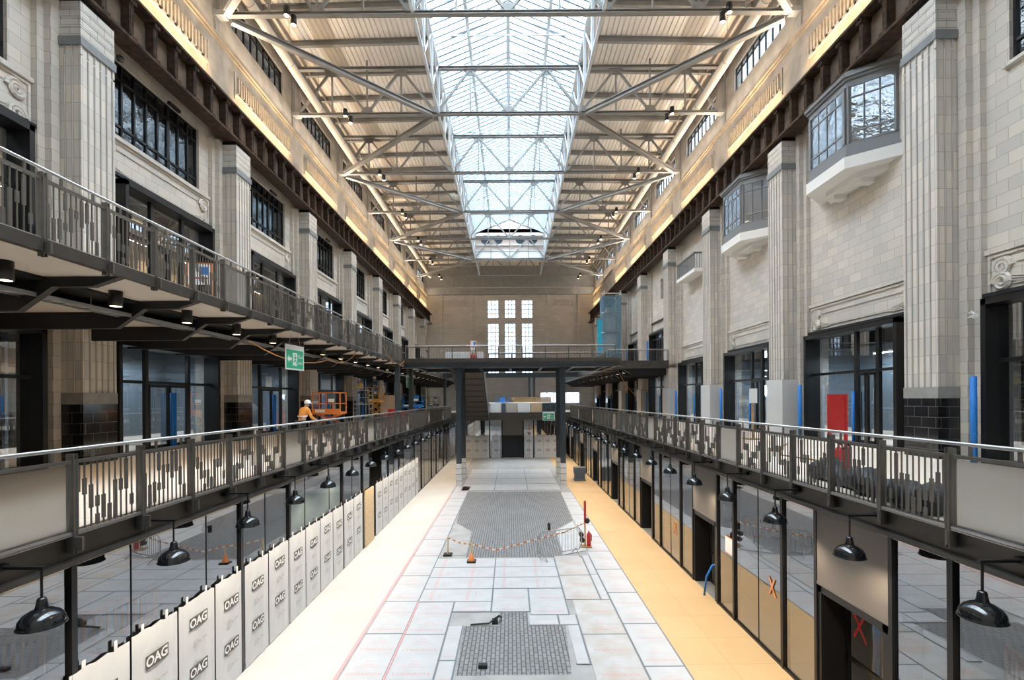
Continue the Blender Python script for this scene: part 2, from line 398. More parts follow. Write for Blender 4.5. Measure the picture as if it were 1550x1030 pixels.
def make_pilaster_data(s):
    d = {}
    prof = pil_profile(s)
    b = MB(); b.prism(prof, 'z', 6.25, 15.56); b.prism(prof, 'z', 15.62, 15.86)
    b.box(s*(XP+.03), s*(XW+.1), -.55, .55, 6.2, 15.86)
    d['shaft'] = b.data('shaft', 'pil')
    b = MB(); b.box(s*(XP-.02), s*(XW+.1), -.595, .595, 5.93, 6.25); d['base_band'] = b.data('base_band', 'band2')
    b = MB(); b.box(s*(XP-.01), s*(XW+.1), -.585, .585, L1, 5.93); d['plinth'] = b.data('plinth', 'black_tile')
    b = MB(); b.box(s*(XP-.035), s*(XW+.1), -.61, .61, 15.86, 16.1); d['neck_band'] = b.data('neck_band', 'band')
    b = MB()
    for k in range(4):
        z = 16.1+.245*k; b.box(s*XP, s*(XW+.1), -.575, .575, z+.02, z+.245); b.box(s*(XP+.03), s*(XW+.1), -.545, .545, z, z+.02)
    d['capital'] = b.data('capital', 'cap')
    b = MB(); b.box(s*(XP+.06), s*(XW+.1), -.5, .5, 17.08, 17.26); d['bearing_block'] = b.data('bearing_block', 'frame')
    b = MB()
    for e in (-1, 1):
        b.box(s*12.4, s*(XW+.05), e*.575, e*.82, L1, 17.2); b.box(s*12.58, s*(XW+.05), e*.82, e*1.02, L1, 17.2)
    d['side_pier'] = b.data('side_pier', 'tile')
    return d

def spiral(mb, x, y, z, r, s, turns=2.2, flip=1):
    pts = []
    n = 26
    for i in range(n+1):
        t = i/n*turns*2*PI; rr = r*(1-.85*i/n)
        pts.append((x, y+flip*rr*math.cos(t), z+rr*math.sin(t)))
    mb.tube(pts, [.05*r/.2]*(n+1), 5)

WALL = {}
for s in (-1, 1):
    b = MB()
    for i, yc in enumerate(BAYS):
        h = PITCH/2
        if s < 0: ops = [(L1, 7.95, 2.65), (L2+.02, 13.1, 2.35), (14.57, 17.15, 2.2)]
        else:
            ops = [(L1, 8.5, 2.45)]
            if i == 0: ops.append((14.45, 17.2, 2.2))
            if i >= 4: ops = [(L1, 8.0, 2.45), (L2+.02, 11.6, 2.2)]
            if i == 4: ops.append((14.3, 16.0, .5))
        z = L1
        y0, y1 = yc-h, min(yc+h, Y1)
        for (a, c, w) in ops:
            if a > z: b.box(s*XW, s*(XW+.5), y0, y1, z, a)
            b.box(s*XW, s*(XW+.5), y0, yc-w, a, c)
            if yc+w < y1: b.box(s*XW, s*(XW+.5), yc+w, y1, a, c)
            z = c
        b.box(s*XW, s*(XW+.5), y0, y1, z, 18.9)
    b.box(s*XW, s*(XW+.5), Y0, BAYS[0]-PITCH/2, 0, 18.9)
    w = b.build('wall_'+SIDE[s], 'tile'); struct(w); WALL[s] = w
    d = make_pilaster_data(s)
    for k, y in enumerate(PIL):
        if y > Y1-2 or y < -3: continue
        p = inst('pilaster', d['shaft'], w, (0, y, 0))
        for nme in ('base_band', 'plinth', 'neck_band', 'capital', 'bearing_block', 'side_pier'):
            inst(nme, d[nme], p, (0, 0, 0))
    # carved friezes above the shop openings
    for i, yc in enumerate(BAYS[:7]):
        z0, z1, hw = (13.15, 14.5, 2.75) if s < 0 else (8.62, 9.72, 2.75)
        if s > 0 and i >= 4: continue
        x = s*(XW-.02); fz = MB()
        fz.box(s*(XW-.09), s*(XW+.05), yc-hw-.06, yc+hw+.06, z1, z1+.13)
        fz.box(s*(XW-.05), s*(XW+.05), yc-hw, yc+hw, z1-.10, z1-.05)
        fz.box(s*(XW-.05), s*(XW+.05), yc-hw, yc+hw, z0, z0+.06)
        for e in (-1, 1): fz.box(s*(XW-.05), s*(XW+.05), yc+e*hw, yc+e*(hw-.06), z0+.06, z1-.1)
        fz.box(s*(XW-.04), s*(XW+.05), yc-hw+.7, yc+hw-.7, z0+.24, z0+.30)
        fz.box(s*(XW-.04), s*(XW+.05), yc-hw+.7, yc+hw-.7, z1-.34, z1-.29)
        for e in (-1, 1):
            for zz, fl in ((z0+.32, 1), (z1-.40, -1)):
                if i < 3: spiral(fz, s*(XW-.03), yc+e*(hw-.36), zz, .25, s, flip=e*fl)
            if i < 2:
                for q in range(4): fz.tube([(s*(XW-.02), yc+e*(hw-.62), z0+.22+.07*q), (s*(XW-.03), yc+e*(hw-1.0), z0+.20+.05*q), (s*(XW-.02), yc+e*(hw-1.35), z0+.26)], .022, 5)
        fz.build('frieze_panel', 'tile', w)

# back and rear walls
b = MB()
wx = [(-3.45, -1.78), (-.835, .835), (1.78, 3.45)]
b.box(-13.3, -3.45, Y1, Y1+.5, 0, 23.2); b.box(3.45, 13.3, Y1, Y1+.5, 6.9, 23.2); b.box(10.6, 13.3, Y1, Y1+.5, 0, 6.9); b.box(3.45, 4.6, Y1, Y1+.5, 0, 6.9)
b.box(4.6, 10.6, Y1, Y1+.5, 0, 5.3)
b.box(-1.78, -.835, Y1-.15, Y1+.5, 0, 23.2); b.box(.835, 1.78, Y1-.15, Y1+.5, 0, 23.2)
for x0, x1 in wx:
    b.box(x0, x1, Y1, Y1+.5, 21.2, 23.2); b.box(x0, x1, Y1, Y1+.5, 17.6, 18.45); b.box(x0, x1, Y1, Y1+.5, 0, 9.7)
for e in (-1, 1):
    b.box(e*5.7, e*6.1, Y1-.2, Y1, 8.5, 22.6); b.box(e*3.9, e*4.2, Y1-.12, Y1, 8.5, 22.6)
    b.box(e*10.4, e*10.8, Y1-.2, Y1, 8.5, 22.6)
    for k in range(12): b.box(e*(6.6+.3*k), e*(6.75+.3*k), Y1-.12, Y1, 20.3, 21.2)
    b.box(e*6.4, e*10.2, Y1-.08, Y1, 21.2, 21.4)
wb = struct(b.build('wall_back', 'backwall'))
b = MB(); b.box(-13.3, 13.3, Y1-.5, Y1+.3, 22.0, 23.0); b.build('end_beam', 'steel', wb)
b = MB(); b.box(-13.3, 13.3, Y1, Y1+.5, 23.2, 27.5); b.build('gable', 'steel', wb)
b = MB(); b.box(-18, 18, Y0-.4, Y0, -.3, 29); struct(b.build('wall_rear', 'tile'))
n = 0
for r0, r1 in ((18.45, 21.2), (9.7, 17.6)):
    for x0, x1 in wx:
        n += 1
        b = MB(); rows = round((r1-r0)/.68)
        for k in range(rows+1): zz = r0+(r1-r0)*k/rows; b.box(x0, x1, Y1+.2, Y1+.26, zz-.045, zz+.045)
        for k in range(4): xx = x0+(x1-x0)*k/3; b.box(xx-.045, xx+.045, Y1+.2, Y1+.26, r0, r1)
        f = struct(b.build('window_%d' % n, 'dark'))
        g = MB(); g.quad((x0, Y1+.23, r0), (x1, Y1+.23, r0), (x1, Y1+.23, r1), (x0, Y1+.23, r1)); g.build('pane', 'dimmed', f)
b = MB()
for k in range(7): b.box(4.6+k-.04, 4.6+k+.04, Y1+.2, Y1+.27, 5.3, 6.9)
f = struct(b.build('window_7', 'dark')); g = MB(); g.quad((4.6, Y1+.23, 5.3), (10.6, Y1+.23, 5.3), (10.6, Y1+.23, 6.9), (4.6, Y1+.23, 6.9)); g.build('pane', 'dimmed', f)

# ------------------------------------------------------------------ crane girders, concrete fascia, clerestory
nwin = 7
for s in (-1, 1):
    g = thing('crane_girder', 'riveted rusty brown crane girder resting on the %s hand pilasters' % SIDE[s], 'girder', (s*12.0, 0, 17.26))
    b = MB(); b.box(-s*.3, s*.35, Y0, 73.5, 0, .09); b.box(-s*.22, s*.3, Y0, 73.5, .09, .13); b.build('bottom_flange', 'rust', g)
    b = MB(); b.box(-s*.28, s*.35, Y0, 73.5, 1.41, 1.5); b.build('top_flange', 'rust', g)
    b = MB(); b.box(s*.16, s*.2, Y0, 73.5, .13, 1.41); b.build('web', 'rustweb', g)
    b = MB(); b.prism([(-s*.26, .13), (s*.17, .13), (s*.17, 1.41), (-s*.05, 1.41), (-s*.26, 1.1)] if False else [(-s*.24, .13), (s*.17, .13), (s*.17, 1.41), (-s*.24, 1.41), (-s*.10, 1.15), (-s*.10, .4)], 'y', -.025, .025)
    b.box(-s*.12, s*.17, -.09, .09, .13, 1.41)
    b.box(-s*.2, s*.17, -.13, .13, .13, .26); b.box(-s*.2, s*.17, -.13, .13, 1.28, 1.41)
    for k in range(14):
        for e in (-1, 1): b.box(-s*.135, -s*.12, e*.05-.015, e*.05+.015, .3+.07*k, .33+.07*k)
    md = b.data('stiffener', 'rust')
    for k in range(68): inst('stiffener', md, g, (0, 3.0+1.036*k, 0))
    b = MB(); b.box(s*XW, s*(XW+.6), Y0, Y1, 18.9, 21.75); b.box(s*(XW-.06), s*(XW+.6), Y0, Y1, 21.75, 21.86); b.box(s*(XW-.16), s*(XW+.6), Y0, Y1, 21.86, 22.0)
    fa = struct(b.build('trim_%d' % (1 if s < 0 else 2), 'concrete'))
    for i, yc in enumerate(BAYS):
        if yc < 5: continue
        if s > 0 and i == 7: continue
        hl = 2.85; p = MB()
        p.box(s*(XW-.1), s*XW, yc-hl+.1, yc+hl-.1, 20.28, 20.40)
        m = 26
        for k in range(m):
            y = yc-hl+.2+(2*hl-.4)*(k+.5)/m
            p.box(s*(XW-.09), s*XW, y-.045, y+.045, 20.42, 21.12+(.05 if k % 2 else 0))
            p.lathe([(.075, -.02), (.075, .02)], (s*(XW), y, 21.2), 8, True, True)
            if k % 2 == 0: p.box(s*(XW-.10), s*XW, y-.07, y+.07, 20.3, 20.4)
        for e in (-1, 1): p.box(s*(XW-.05), s*XW, yc+e*hl, yc+e*(hl-.07), 20.05, 21.3)
        p.build('fluted_panel', 'relief', fa)
    # upper wall with clerestory openings
    b = MB(); x0, x1 = s*13.0, s*13.4
    b.box(x0, x1, Y0, Y1, 22.0, 23.5); b.box(x0, x1, Y0, Y1, 24.9, 27.0)
    ends = [Y0]
    for yc in BAYS: ends += [yc-2.6, yc+2.6]
    ends.append(Y1)
    for k in range(0, len(ends)-1, 2):
        if ends[k+1] > ends[k]: b.box(x0, x1, ends[k], min(ends[k+1], Y1), 23.5, 24.9)
    struct(b.build('wall_%s_upper' % SIDE[s], 'concrete'))
    for i, yc in enumerate(BAYS):
        if yc < 12: continue
        nwin += 1
        b = MB()
        for k in range(9): y = yc-2.6+5.2*k/8; b.box(s*13.1, s*13.17, y-.035, y+.035, 23.5, 24.9)
        for zz in (23.53, 24.55, 24.87): b.box(s*13.1, s*13.17, yc-2.6, yc+2.6, zz-.03, zz+.03)
        f = struct(b.build('window_%d' % nwin, 'frame'))
        q = MB(); q.quad((s*13.14, yc-2.6, 23.5), (s*13.14, yc+2.6, 23.5), (s*13.14, yc+2.6, 24.9), (s*13.14, yc-2.6, 24.9))
        q.build('pane', 'dimmed', f)
# added unseen block that hides the sky from the left hand clerestory
b = MB(); b.box(-20, -14.5, Y0, Y1, 22.5, 28.5); struct(b.build('wall_sky_blocker', 'rustweb'))

# ------------------------------------------------------------------ roof
ROOF0, ROOF1 = 26.35, 26.55      # at the eave, at the lantern
YL = 60.3                        # end of the skylight
def roofz(x): return ROOF0+(ROOF1-ROOF0)*(12.9-abs(x))/(12.9-4.4)
for s in (-1, 1):
    prof = []; x = 4.4; up = []
    while x < 12.95:
        z = roofz(x); prof += [(s*x, z), (s*(x+.17), z), (s*(x+.20), z+.06), (s*(x+.25), z+.06)]; x += .285
    prof = prof + [(s*13.4, 26.75), (s*4.4, 26.95)]
    b = MB(); b.prism(prof, 'y', Y0, Y1)
    c = struct(b.build('ceiling_'+SIDE[s], 'deck'))
    y = P0-PITCH*2+.9
    while y < Y1:
        b = MB(); b.ibeam((s*4.4, y, roofz(4.4)-.17), (s*12.95, y, roofz(12.95)-.17), .2, .32)
        b.build('rafter', 'steel', c); y += PITCH/3
    b = MB(); b.box(s*12.55, s*12.62, Y0, Y1, 25.75, 26.25); b.box(s*12.7, s*12.76, Y0, Y1, 25.3, 25.9); b.box(s*12.2, s*12.26, Y0, Y1, 26.05, 26.3); b.build('eave_louvre', 'steel', c)
b = MB(); b.box(-4.4, 4.4, YL, Y1, 26.5, 26.95); struct(b.build('ceiling_end', 'deck'))

RIDGE = 28.35
sky = thing('skylight', 'long glazed ridge skylight along the middle of the roof', 'skylight', (0, 0, 26.5))
for s in (-1, 1):
    b = MB(); b.quad((s*4.4, Y0, .12), (0, Y0, 1.93), (0, YL, 1.93), (s*4.4, YL, .12)); b.build('glazing', 'lantern', sky)
    b = MB(); y = Y0+.2
    while y < YL: b.bar((s*4.4, y, -.01), (0, y, 1.80), .10, .28); y += .5
    b.build('glazing_bars', 'gbar', sky)
    for xx in (2.3,): b = MB(); b.ibeam((s*xx, Y0, .75), (s*xx, YL, .75), .16, .26); b.build('purlin', 'glaresteel', sky)
    b = MB(); b.box(s*4.32, s*4.5, Y0, YL, -.35, .12); b.build('eaves_kerb', 'glaresteel', sky)
b = MB(); b.ibeam((0, Y0, 1.72), (0, YL, 1.72), .2, .26); b.build('ridge_beam', 'glaresteel', sky)
y = P0-PITCH+PITCH/6
while y < YL:
    b = MB(); b.bar((-3.3, y, .42), (3.3, y, .42), .06); b.bar((-3.3, y, .42), (0, y, 1.6), .04); b.bar((3.3, y, .42), (0, y, 1.6), .04); b.build('cross_tie', 'glaresteel', sky); y += PITCH/3
b = MB(); b.prism([(-4.4, 24.3-26.5), (4.4, 24.3-26.5), (4.4, .12), (0, 1.93), (-4.4, .12)], 'y', YL, YL+.3); gb = b.build('gable', 'peach', sky)
for x in (-3.0, -1.4, 1.3, 2.9):
    b = MB(); pts = [(x+.55*math.cos(2*PI*k/24), -.85+.55*math.sin(2*PI*k/24)) for k in range(24)]; b.prism(pts, 'y', YL-.03, YL+.01); b.build('round_vent', 'navy', gb)
b = MB(); b.box(-4.4, 4.4, YL-.1, YL+.3, -3.15, -2.2); b.build('white_apron', 'signw', sky)
b = MB(); b.box(-4.4, 4.4, YL-.2, YL+.3, -1.62, -1.5); b.box(-4.4, 4.4, YL-.2, YL+.3, -2.3, -2.2); b.build('gable_ledge', 'glaresteel', sky)

# trusses
TB, TT = 23.15, 25.9
nodes_b = [-12.62, -8.5, -4.35, 0, 4.35, 8.5, 12.62]
nodes_t = [-10.6, -6.45, -2.3, 2.3, 6.45, 10.6]
tr = None
for k, y in enumerate(TRUSS):
    lab = ('grey steel roof truss, %s in view from the camera' % ORD[k-2]) if k >= 2 else 'grey steel roof truss above the top edge of the view'
    if tr is None:
        tr = thing('roof_truss', lab, 'truss', (0, y, TB), 0, 'roof trusses spanning the hall')
        H = TT-TB
        b = MB(); b.ibeam((-12.62, 0, 0), (12.62, 0, 0), .24, .16); b.build('bottom_chord', 'steel', tr)
        b = MB(); b.ibeam((-12.9, 0, H), (12.9, 0, H), .24, .18); b.build('top_chord', 'steel', tr)
        for i, x in enumerate(nodes_t):
            for xb in (nodes_b[i], nodes_b[i+1]):
                b = MB(); b.bar((xb, 0, .05), (x, 0, H-.05), .12, .12); b.build('diagonal', 'steel', tr)
            b = MB(); b.bar((x, 0, 0), (x, 0, H), .09); b.build('hanger', 'steel', tr)
            b = MB(); b.prism([(x-.5, H), (x-.2, H-.45), (x+.2, H-.45), (x+.5, H)], 'y', -.02, .02); b.build('gusset_plate', 'steel', tr)
        for x in nodes_b[1:-1]:
            b = MB(); b.prism([(x-.45, 0), (x-.2, .45), (x+.2, .45), (x+.45, 0)], 'y', -.02, .02); b.build('gusset_plate', 'steel', tr)
            b = MB(); b.bar((x, 0, 0), (x, 0, H+.5), .09); b.build('hanger', 'steel', tr)
        for e in (-1, 1):
            b = MB(); b.box(e*12.5, e*12.99, -.2, .2, -.12, .1); b.box(e*12.9, e*12.99, -.15, .15, -.9, H); b.build('end_bracket', 'steel', tr)
    else:
        c = copy_tree(tr); c.location = (0, y, TB); c['label'] = lab
# horizontal wind bracing in the plane of the bottom chords
for s in (-1, 1):
    for k in range(len(TRUSS)-1):
        ya, yb = TRUSS[k], TRUSS[k+1]
        if k % 2: p, q = (s*4.6, ya+.2, TB-.1), (s*12.4, yb-.2, TB-.1)
        else: p, q = (s*12.4, ya+.2, TB-.1), (s*4.6, yb-.2, TB-.1)
        if k < 1: continue
        b = MB(); b.ibeam(p, q, .26, .26)
        tag(b.build('wind_brace', 'steel'), 'slanting grey roof brace on the %s between trusses, %s from the camera' % (SIDE[s], ORD[k-1]), 'brace')
# lattice girders along the skylight edges
for s in (-1, 1):
    lat = None
    for k in range(0, len(TRUSS)-1):
        ya = TRUSS[k]
        lab = 'glare-lightened steel lattice along the %s edge of the skylight, %s bay from the camera' % (SIDE[s], ORD[k])
        if lat is None:
            lat = thing('lattice_girder', lab, 'lattice girder', (s*4.22, ya, TB), 0, 'lattice girders under the skylight edges')
            h = 2.9; n = 3; d = PITCH/n
            b = MB(); b.ibeam((0, .1, .03), (0, PITCH-.1, .03), .14, .12); b.build('bottom_chord', 'glaresteel', lat)
            b = MB(); b.ibeam((0, .1, h), (0, PITCH-.1, h), .14, .14); b.build('top_chord', 'glaresteel', lat)
            for i in range(n):
                b = MB(); b.bar((0, d*i+.06, .05), (0, d*(i+1)-.06, h), .07); b.build('diagonal', 'glaresteel', lat)
                b = MB(); b.bar((.08, d*(i+1)-.06, .05), (.08, d*i+.06, h), .07); b.build('diagonal', 'glaresteel', lat)
                b = MB(); b.bar((0, d*i+.12, 0), (0, d*i+.12, h), .14); b.build('post', 'glaresteel', lat)
        else:
            c = copy_tree(lat); c.location = (s*4.22, ya, TB); c['label'] = lab
# ducts
for s in (-1, 1):
    ye = 72 if s < 0 else 53
    b = MB(); b.tube([(0, Y0+.5, 0), (0, ye-.6, 0), (0, ye-.2, .1), (0, ye, .35)], .23, 16)
    o = b.build('ventilation_duct', 'duct', smooth=True, loc=(s*11.65, 0, 23.95)); tag(o, 'round beige ventilation duct running under the %s eave' % SIDE[s], 'duct')
    b = MB()
    for y in range(14, int(ye), 4): b.lathe([(.245, -.03), (.245, .03)], (0, 0, 0), 16)
    bands = MB()
    for y in range(14, int(ye)-1, 4):
        pts = [(.235*math.cos(2*PI*k/16), y, .235*math.sin(2*PI*k/16)) for k in range(17)]; bands.tube(pts, .02, 4)
        bands.bar((0, y, .2), (0, y, 2.3), .02)
    bands.build('hanger_rod', 'steel', o)
b = MB(); b.tube([(-12, 45.2, 24.6), (-6.6, 45.2, 24.6), (-5.6, 45.2, 24.75), (-5.0, 45.2, 24.75)], [.2, .2, .3, .3], 12)
tag(b.build('branch_duct', 'duct', smooth=True), 'beige branch duct crossing the left roof bay beneath the deck', 'duct')
# spotlights on the bottom chords
def cyl_spot(name, label, cat, loc, r, h, group, face='glow', parts=True):
    t = thing(name, label, cat, loc, 0, group)
    b = MB(); b.lathe([(r, h), (r, 0), (r*.86, 0), (r*.86, .04)], n=16, cap0=True); b.build('housing', 'frame', t, True)
    b = MB(); b.lathe([(r*.85, .006), (0.001, .006)], n=16); b.build('lens', face, t)
    return t
sp = None
for k, y in enumerate(TRUSS[2:]):
    for s in (-1, 1):
        for j, (dx, dz) in enumerate(((9.75, -.2), (9.45, -.62))):
            lab = 'small black cylinder spotlight %s the %s truss chord, %s side' % (['beside', 'hung below'][j], ORD[k], SIDE[s])
            if sp is None: sp = cyl_spot('roof_spotlight', lab, 'spotlight', (s*dx, y-.2, TB+dz), .13, .4, 'spotlights on the roof trusses'); 
            else: c = copy_tree(sp); c.location = (s*dx, y-.2, TB+dz); c['label'] = lab

# ------------------------------------------------------------------ upper floors of the left side, right gallery
b = MB(); b.box(-18, -7.3, Y0, Y1, 8.40, 8.5); struct(b.build('floor_left_gallery', 'deckfloor'))
b = MB(); b.box(-8.75, -7.3, Y0, Y1, 8.36, 8.4); struct(b.build('ceiling_soffit', 'beige'))
b = MB(); b.box(-18, -8.75, Y0, Y1, 8.3, 8.4); b.box(-12.6, -18, Y0, Y1, 13.3, 13.4); struct(b.build('ceiling_left_gallery', 'dark'))
b = MB(); b.box(-7.33, -7.2, Y0, Y1, 8.33, 8.40); b.box(-7.28, -7.2, Y0, 33.0, 8.40, 8.53); b.box(-7.28, -7.2, 38.5, Y1, 8.40, 8.53); struct(b.build('trim_3', 'bronze2'))
b = MB(); b.box(7.25, 18, 36.5, Y1, 8.40, 8.5); struct(b.build('floor_right_gallery', 'deckfloor'))
b = MB(); b.box(7.25, 18, 36.5, Y1, 8.25, 8.40); b.box(12.6, 18, Y0, 36.5, 8.6, 8.7); b.box(12.6, 18, 36.5, Y1, 12.5, 12.6); struct(b.build('ceiling_right_gallery', 'dark'))
b = MB(); b.box(7.2, 7.3, 36.4, Y1, 8.2, 8.7); b.box(7.2, 11.8, 36.4, 36.5, 8.2, 8.78); struct(b.build('trim_4', 'bronze2'))
for s in (-1, 1):
    b = MB(); b.box(s*5.82, s*5.92, Y0, 49.5, 3.9, 4.27); b.box(s*5.72, s*5.95, Y0, 49.5, 3.86, 3.92); b.box(s*5.80, s*5.86, Y0, 49.5, 4.2, 4.30); struct(b.build('trim_%d' % (5 if s < 0 else 6), 'bronze2'))

BEAMP = [(-7.32, 8.34), (-7.85, 8.17), (-8.6, 8.17), (-9.25, 7.72), (-12.6, 7.72), (-12.6, 8.34)]
bm0 = MB().prism(BEAMP, 'y', -.07, .07).data('cantilever_beam', 'dark')
bm1 = MB().prism([(-x, z) for x, z in BEAMP], 'y', -.07, .07).data('cantilever_beam', 'dark')
for k in range(-3, 28):
    y = 9.25+2.3*k
    o = inst('cantilever_beam', bm0, None, (0, y, 0))
    tag(o, 'black tapered bracket beam under the left gallery, %s counting from the camera' % ORD[k+3], 'beam', 'bracket beams under the left gallery')
for k in range(17):
    o = inst('cantilever_beam', bm1, None, (0, 37.2+2.3*k, 0))
    tag(o, 'black tapered bracket beam under the right gallery, %s counting from the camera' % ORD[k], 'beam', 'bracket beams under the right gallery')
dl = None
def dlight(x, y, z, label, group):
    global dl
    if dl is None: dl = cyl_spot('downlight', label, 'downlight', (x, y, z), .125, .33, group)
    else: c = copy_tree(dl); c.location = (x, y, z); c['label'] = label; c['group'] = group
for k in range(-1, 24): dlight(-8.42, 8.14+2.3*k, 8.03, 'black cylinder downlight under the left gallery, %s from the camera' % ORD[k+1], 'downlights under the left gallery')
for k in range(12): dlight(8.9, 38.4+2.3*k, 7.95, 'black cylinder downlight under the right gallery, %s from the camera' % ORD[k], 'downlights under the right gallery')
for k in range(-2, 12):
    y = 9.25+2.3*k
    b = MB(); b.box(-12.55, -9.35, y+.1, y+2.2, 8.1, 8.14); c = b.build('ceiling_panel', 'beige'); struct(c)
b = MB()
for e in (-9.2, -8.9): b.box(e-.015, e+.015, 4, 47, 7.98, 8.06)
for k in range(140): b.box(-9.2, -8.9, 4.15+.3*k, 4.18+.3*k, 7.98, 8.0)
for k in range(28): b.box(-9.21, -9.19, 4.6+1.53*k, 4.62+1.53*k, 8.0, 8.3)
for k in range(4): b.tube([(-9.15+.06*k, 4, 8.02), (-9.13+.06*k, 20, 8.03), (-9.15+.06*k, 47, 8.02)], .02, 5)
tag(b.build('cable_tray', 'grille'), 'grey hanging cable tray between the beams under the left gallery', 'cable tray')

# ------------------------------------------------------------------ railings
PP = 1.19; Y_P0 = 6.40
post = MB(); post.box(-.05, .05, -.035, -.018, -.24, 1.07); post.box(-.05, .05, .018, .035, -.24, 1.07)
post.box(-.045, .045, -.018, .018, -.2, 1.0)
for zz in (-.15, -.05, .98): post.tube([(0, -.045, zz), (0, .045, zz)], .012, 6)
post.box(-.06, .14, -.018, .018, -.2, -.02)
POST = post.data('post', 'bronze')
mp = MB(); mp.box(-.005, .005, 0, PP-.1, .03, .93)
MESHP = mp.data('mesh_panel', 'mesh')
SEG = [[(.55, .9)], [(.5, .72)], [(.3, .62)], [(.3, .45), (.06, .2)], [(.12, .45)], [(.06, .3)], [(.06, .62)], [(.45, .62)], [(.45, .9)], [(.2, .36)], [], [(.06, .42)], [(.3, .42), (.62, .9)], [(.3, .7)], [(.56, .7)]]
SEQ = [0, 5, 8, 3, 6, 1, 9, 2, 4, 7, 9, 0, 3, 5, 2, 8, 6, 1, 4, 9, 7, 0, 5, 3, 8, 6, 2, 9, 1, 4, 7, 3]
def bal(mb, y, k, x=0, fx=False):
    B = (lambda a, c, d, e, f, g: mb.box(c, d, x+a, x+e, f, g)) if fx else None
    mb.box(x-.009, x+.009, y-.007, y+.007, .04, .95)
    for a, c in SEG[k]: mb.box(x-.012, x+.012, y-.026, y+.026, a, c)
BAL = [bal_mb.data('baluster', 'bronze') for bal_mb in [(lambda q: (bal(q, 0, k), q)[1])(MB()) for k in range(len(SEG))]]
def railing(label, x, z, i0, i1, near=True):
    t = thing('railing', label, 'railing', (x, 0, z))
    ya, yb = Y_P0+PP*i0, Y_P0+PP*i1
    b = MB(); b.tube([(0, ya, 1.13), (0, yb, 1.13)], .026, 10)
    hr = b.build('handrail', 'rail', t, True)
    b = MB()
    for k in range(int((yb-ya)/.6)): b.box(-.012, .012, ya+.3+.6*k-.02, ya+.3+.6*k+.02, .96, 1.11)
    b.build('standoffs', 'bronze', t)
    b = MB(); b.box(-.03, .03, ya, yb, .94, .985); b.build('top_rail', 'bronze', t)
    b = MB(); b.box(-.035, .035, ya, yb, .02, .05); b.box(-.04, .04, ya, yb, .0, .012); b.build('bottom_rail', 'rail', t)
    far = MB(); cnt = 0
    for i in range(i0, i1+1):
        y = Y_P0+PP*i
        if i-i0 < 100: inst('post', POST, t, (0, y, 0))
        if i == i1: break
        if i % 6 == 5: inst('mesh_panel', MESHP, t, (0, y+.05, 0)); continue
        for j in range(11):
            yy = y+.085+.102*j; k = (j if i % 2 == 0 else [6, 11, 4, 12, 13, 14, 8, 0, 2, 5, 10][j])
            if cnt < 96 and i >= -1: inst('baluster', BAL[k], t, (0, yy, 0)); cnt += 1
            else: bal(far, yy, k)
    o = far.build('baluster_run', 'bronze', t); o['kind'] = 'stuff'
    return t
railing('bronze railing along the left first-floor deck', -5.75, L1, -2, 34)
railing('bronze railing along the right first-floor deck', 5.75, L1, -2, 34)
railing('bronze railing along the left second-floor gallery, near the camera', -7.25, L2, -1, 22)
railing('bronze railing along the left gallery beyond the footbridge', -7.25, L2, 28, 56)
railing('bronze railing along the right gallery edge beyond the footbridge', 7.25, L2, 26, 56)

def plain_rail(name, label, p, q, z, pitch=.11, posts=1.5, cat='railing'):
    """straight run of thin upright bars between p and q (x,y)"""
    p, q = Vector((*p, z)), Vector((*q, z)); d = q-p; L = d.length; d.normalize()
    t = thing(name, label, cat, (0, 0, 0))
    up = Vector((0, 0, 1))
    b = MB(); b.tube([p+up*1.12, q+up*1.12], .028, 8); b.build('handrail', 'rail', t)
    b = MB(); b.bar(p+up*1.02, q+up*1.02, .05, .04); b.bar(p+up*.08, q+up*.08, .05, .04); b.build('rail', 'bronze', t)
    n = int(L/pitch); b = MB()
    for k in range(n+1): b.bar(p+d*(k*L/n)+up*.08, p+d*(k*L/n)+up*1.02, .014, .014)
    o = b.build('baluster_run', 'bronze', t); o['kind'] = 'stuff'
    m = max(1, int(L/posts))
    for k in range(m+1): b = MB(); b.bar(p+d*(k*L/m), p+d*(k*L/m)+up*1.05, .06, .06); b.build('post', 'bronze', t)
    return t

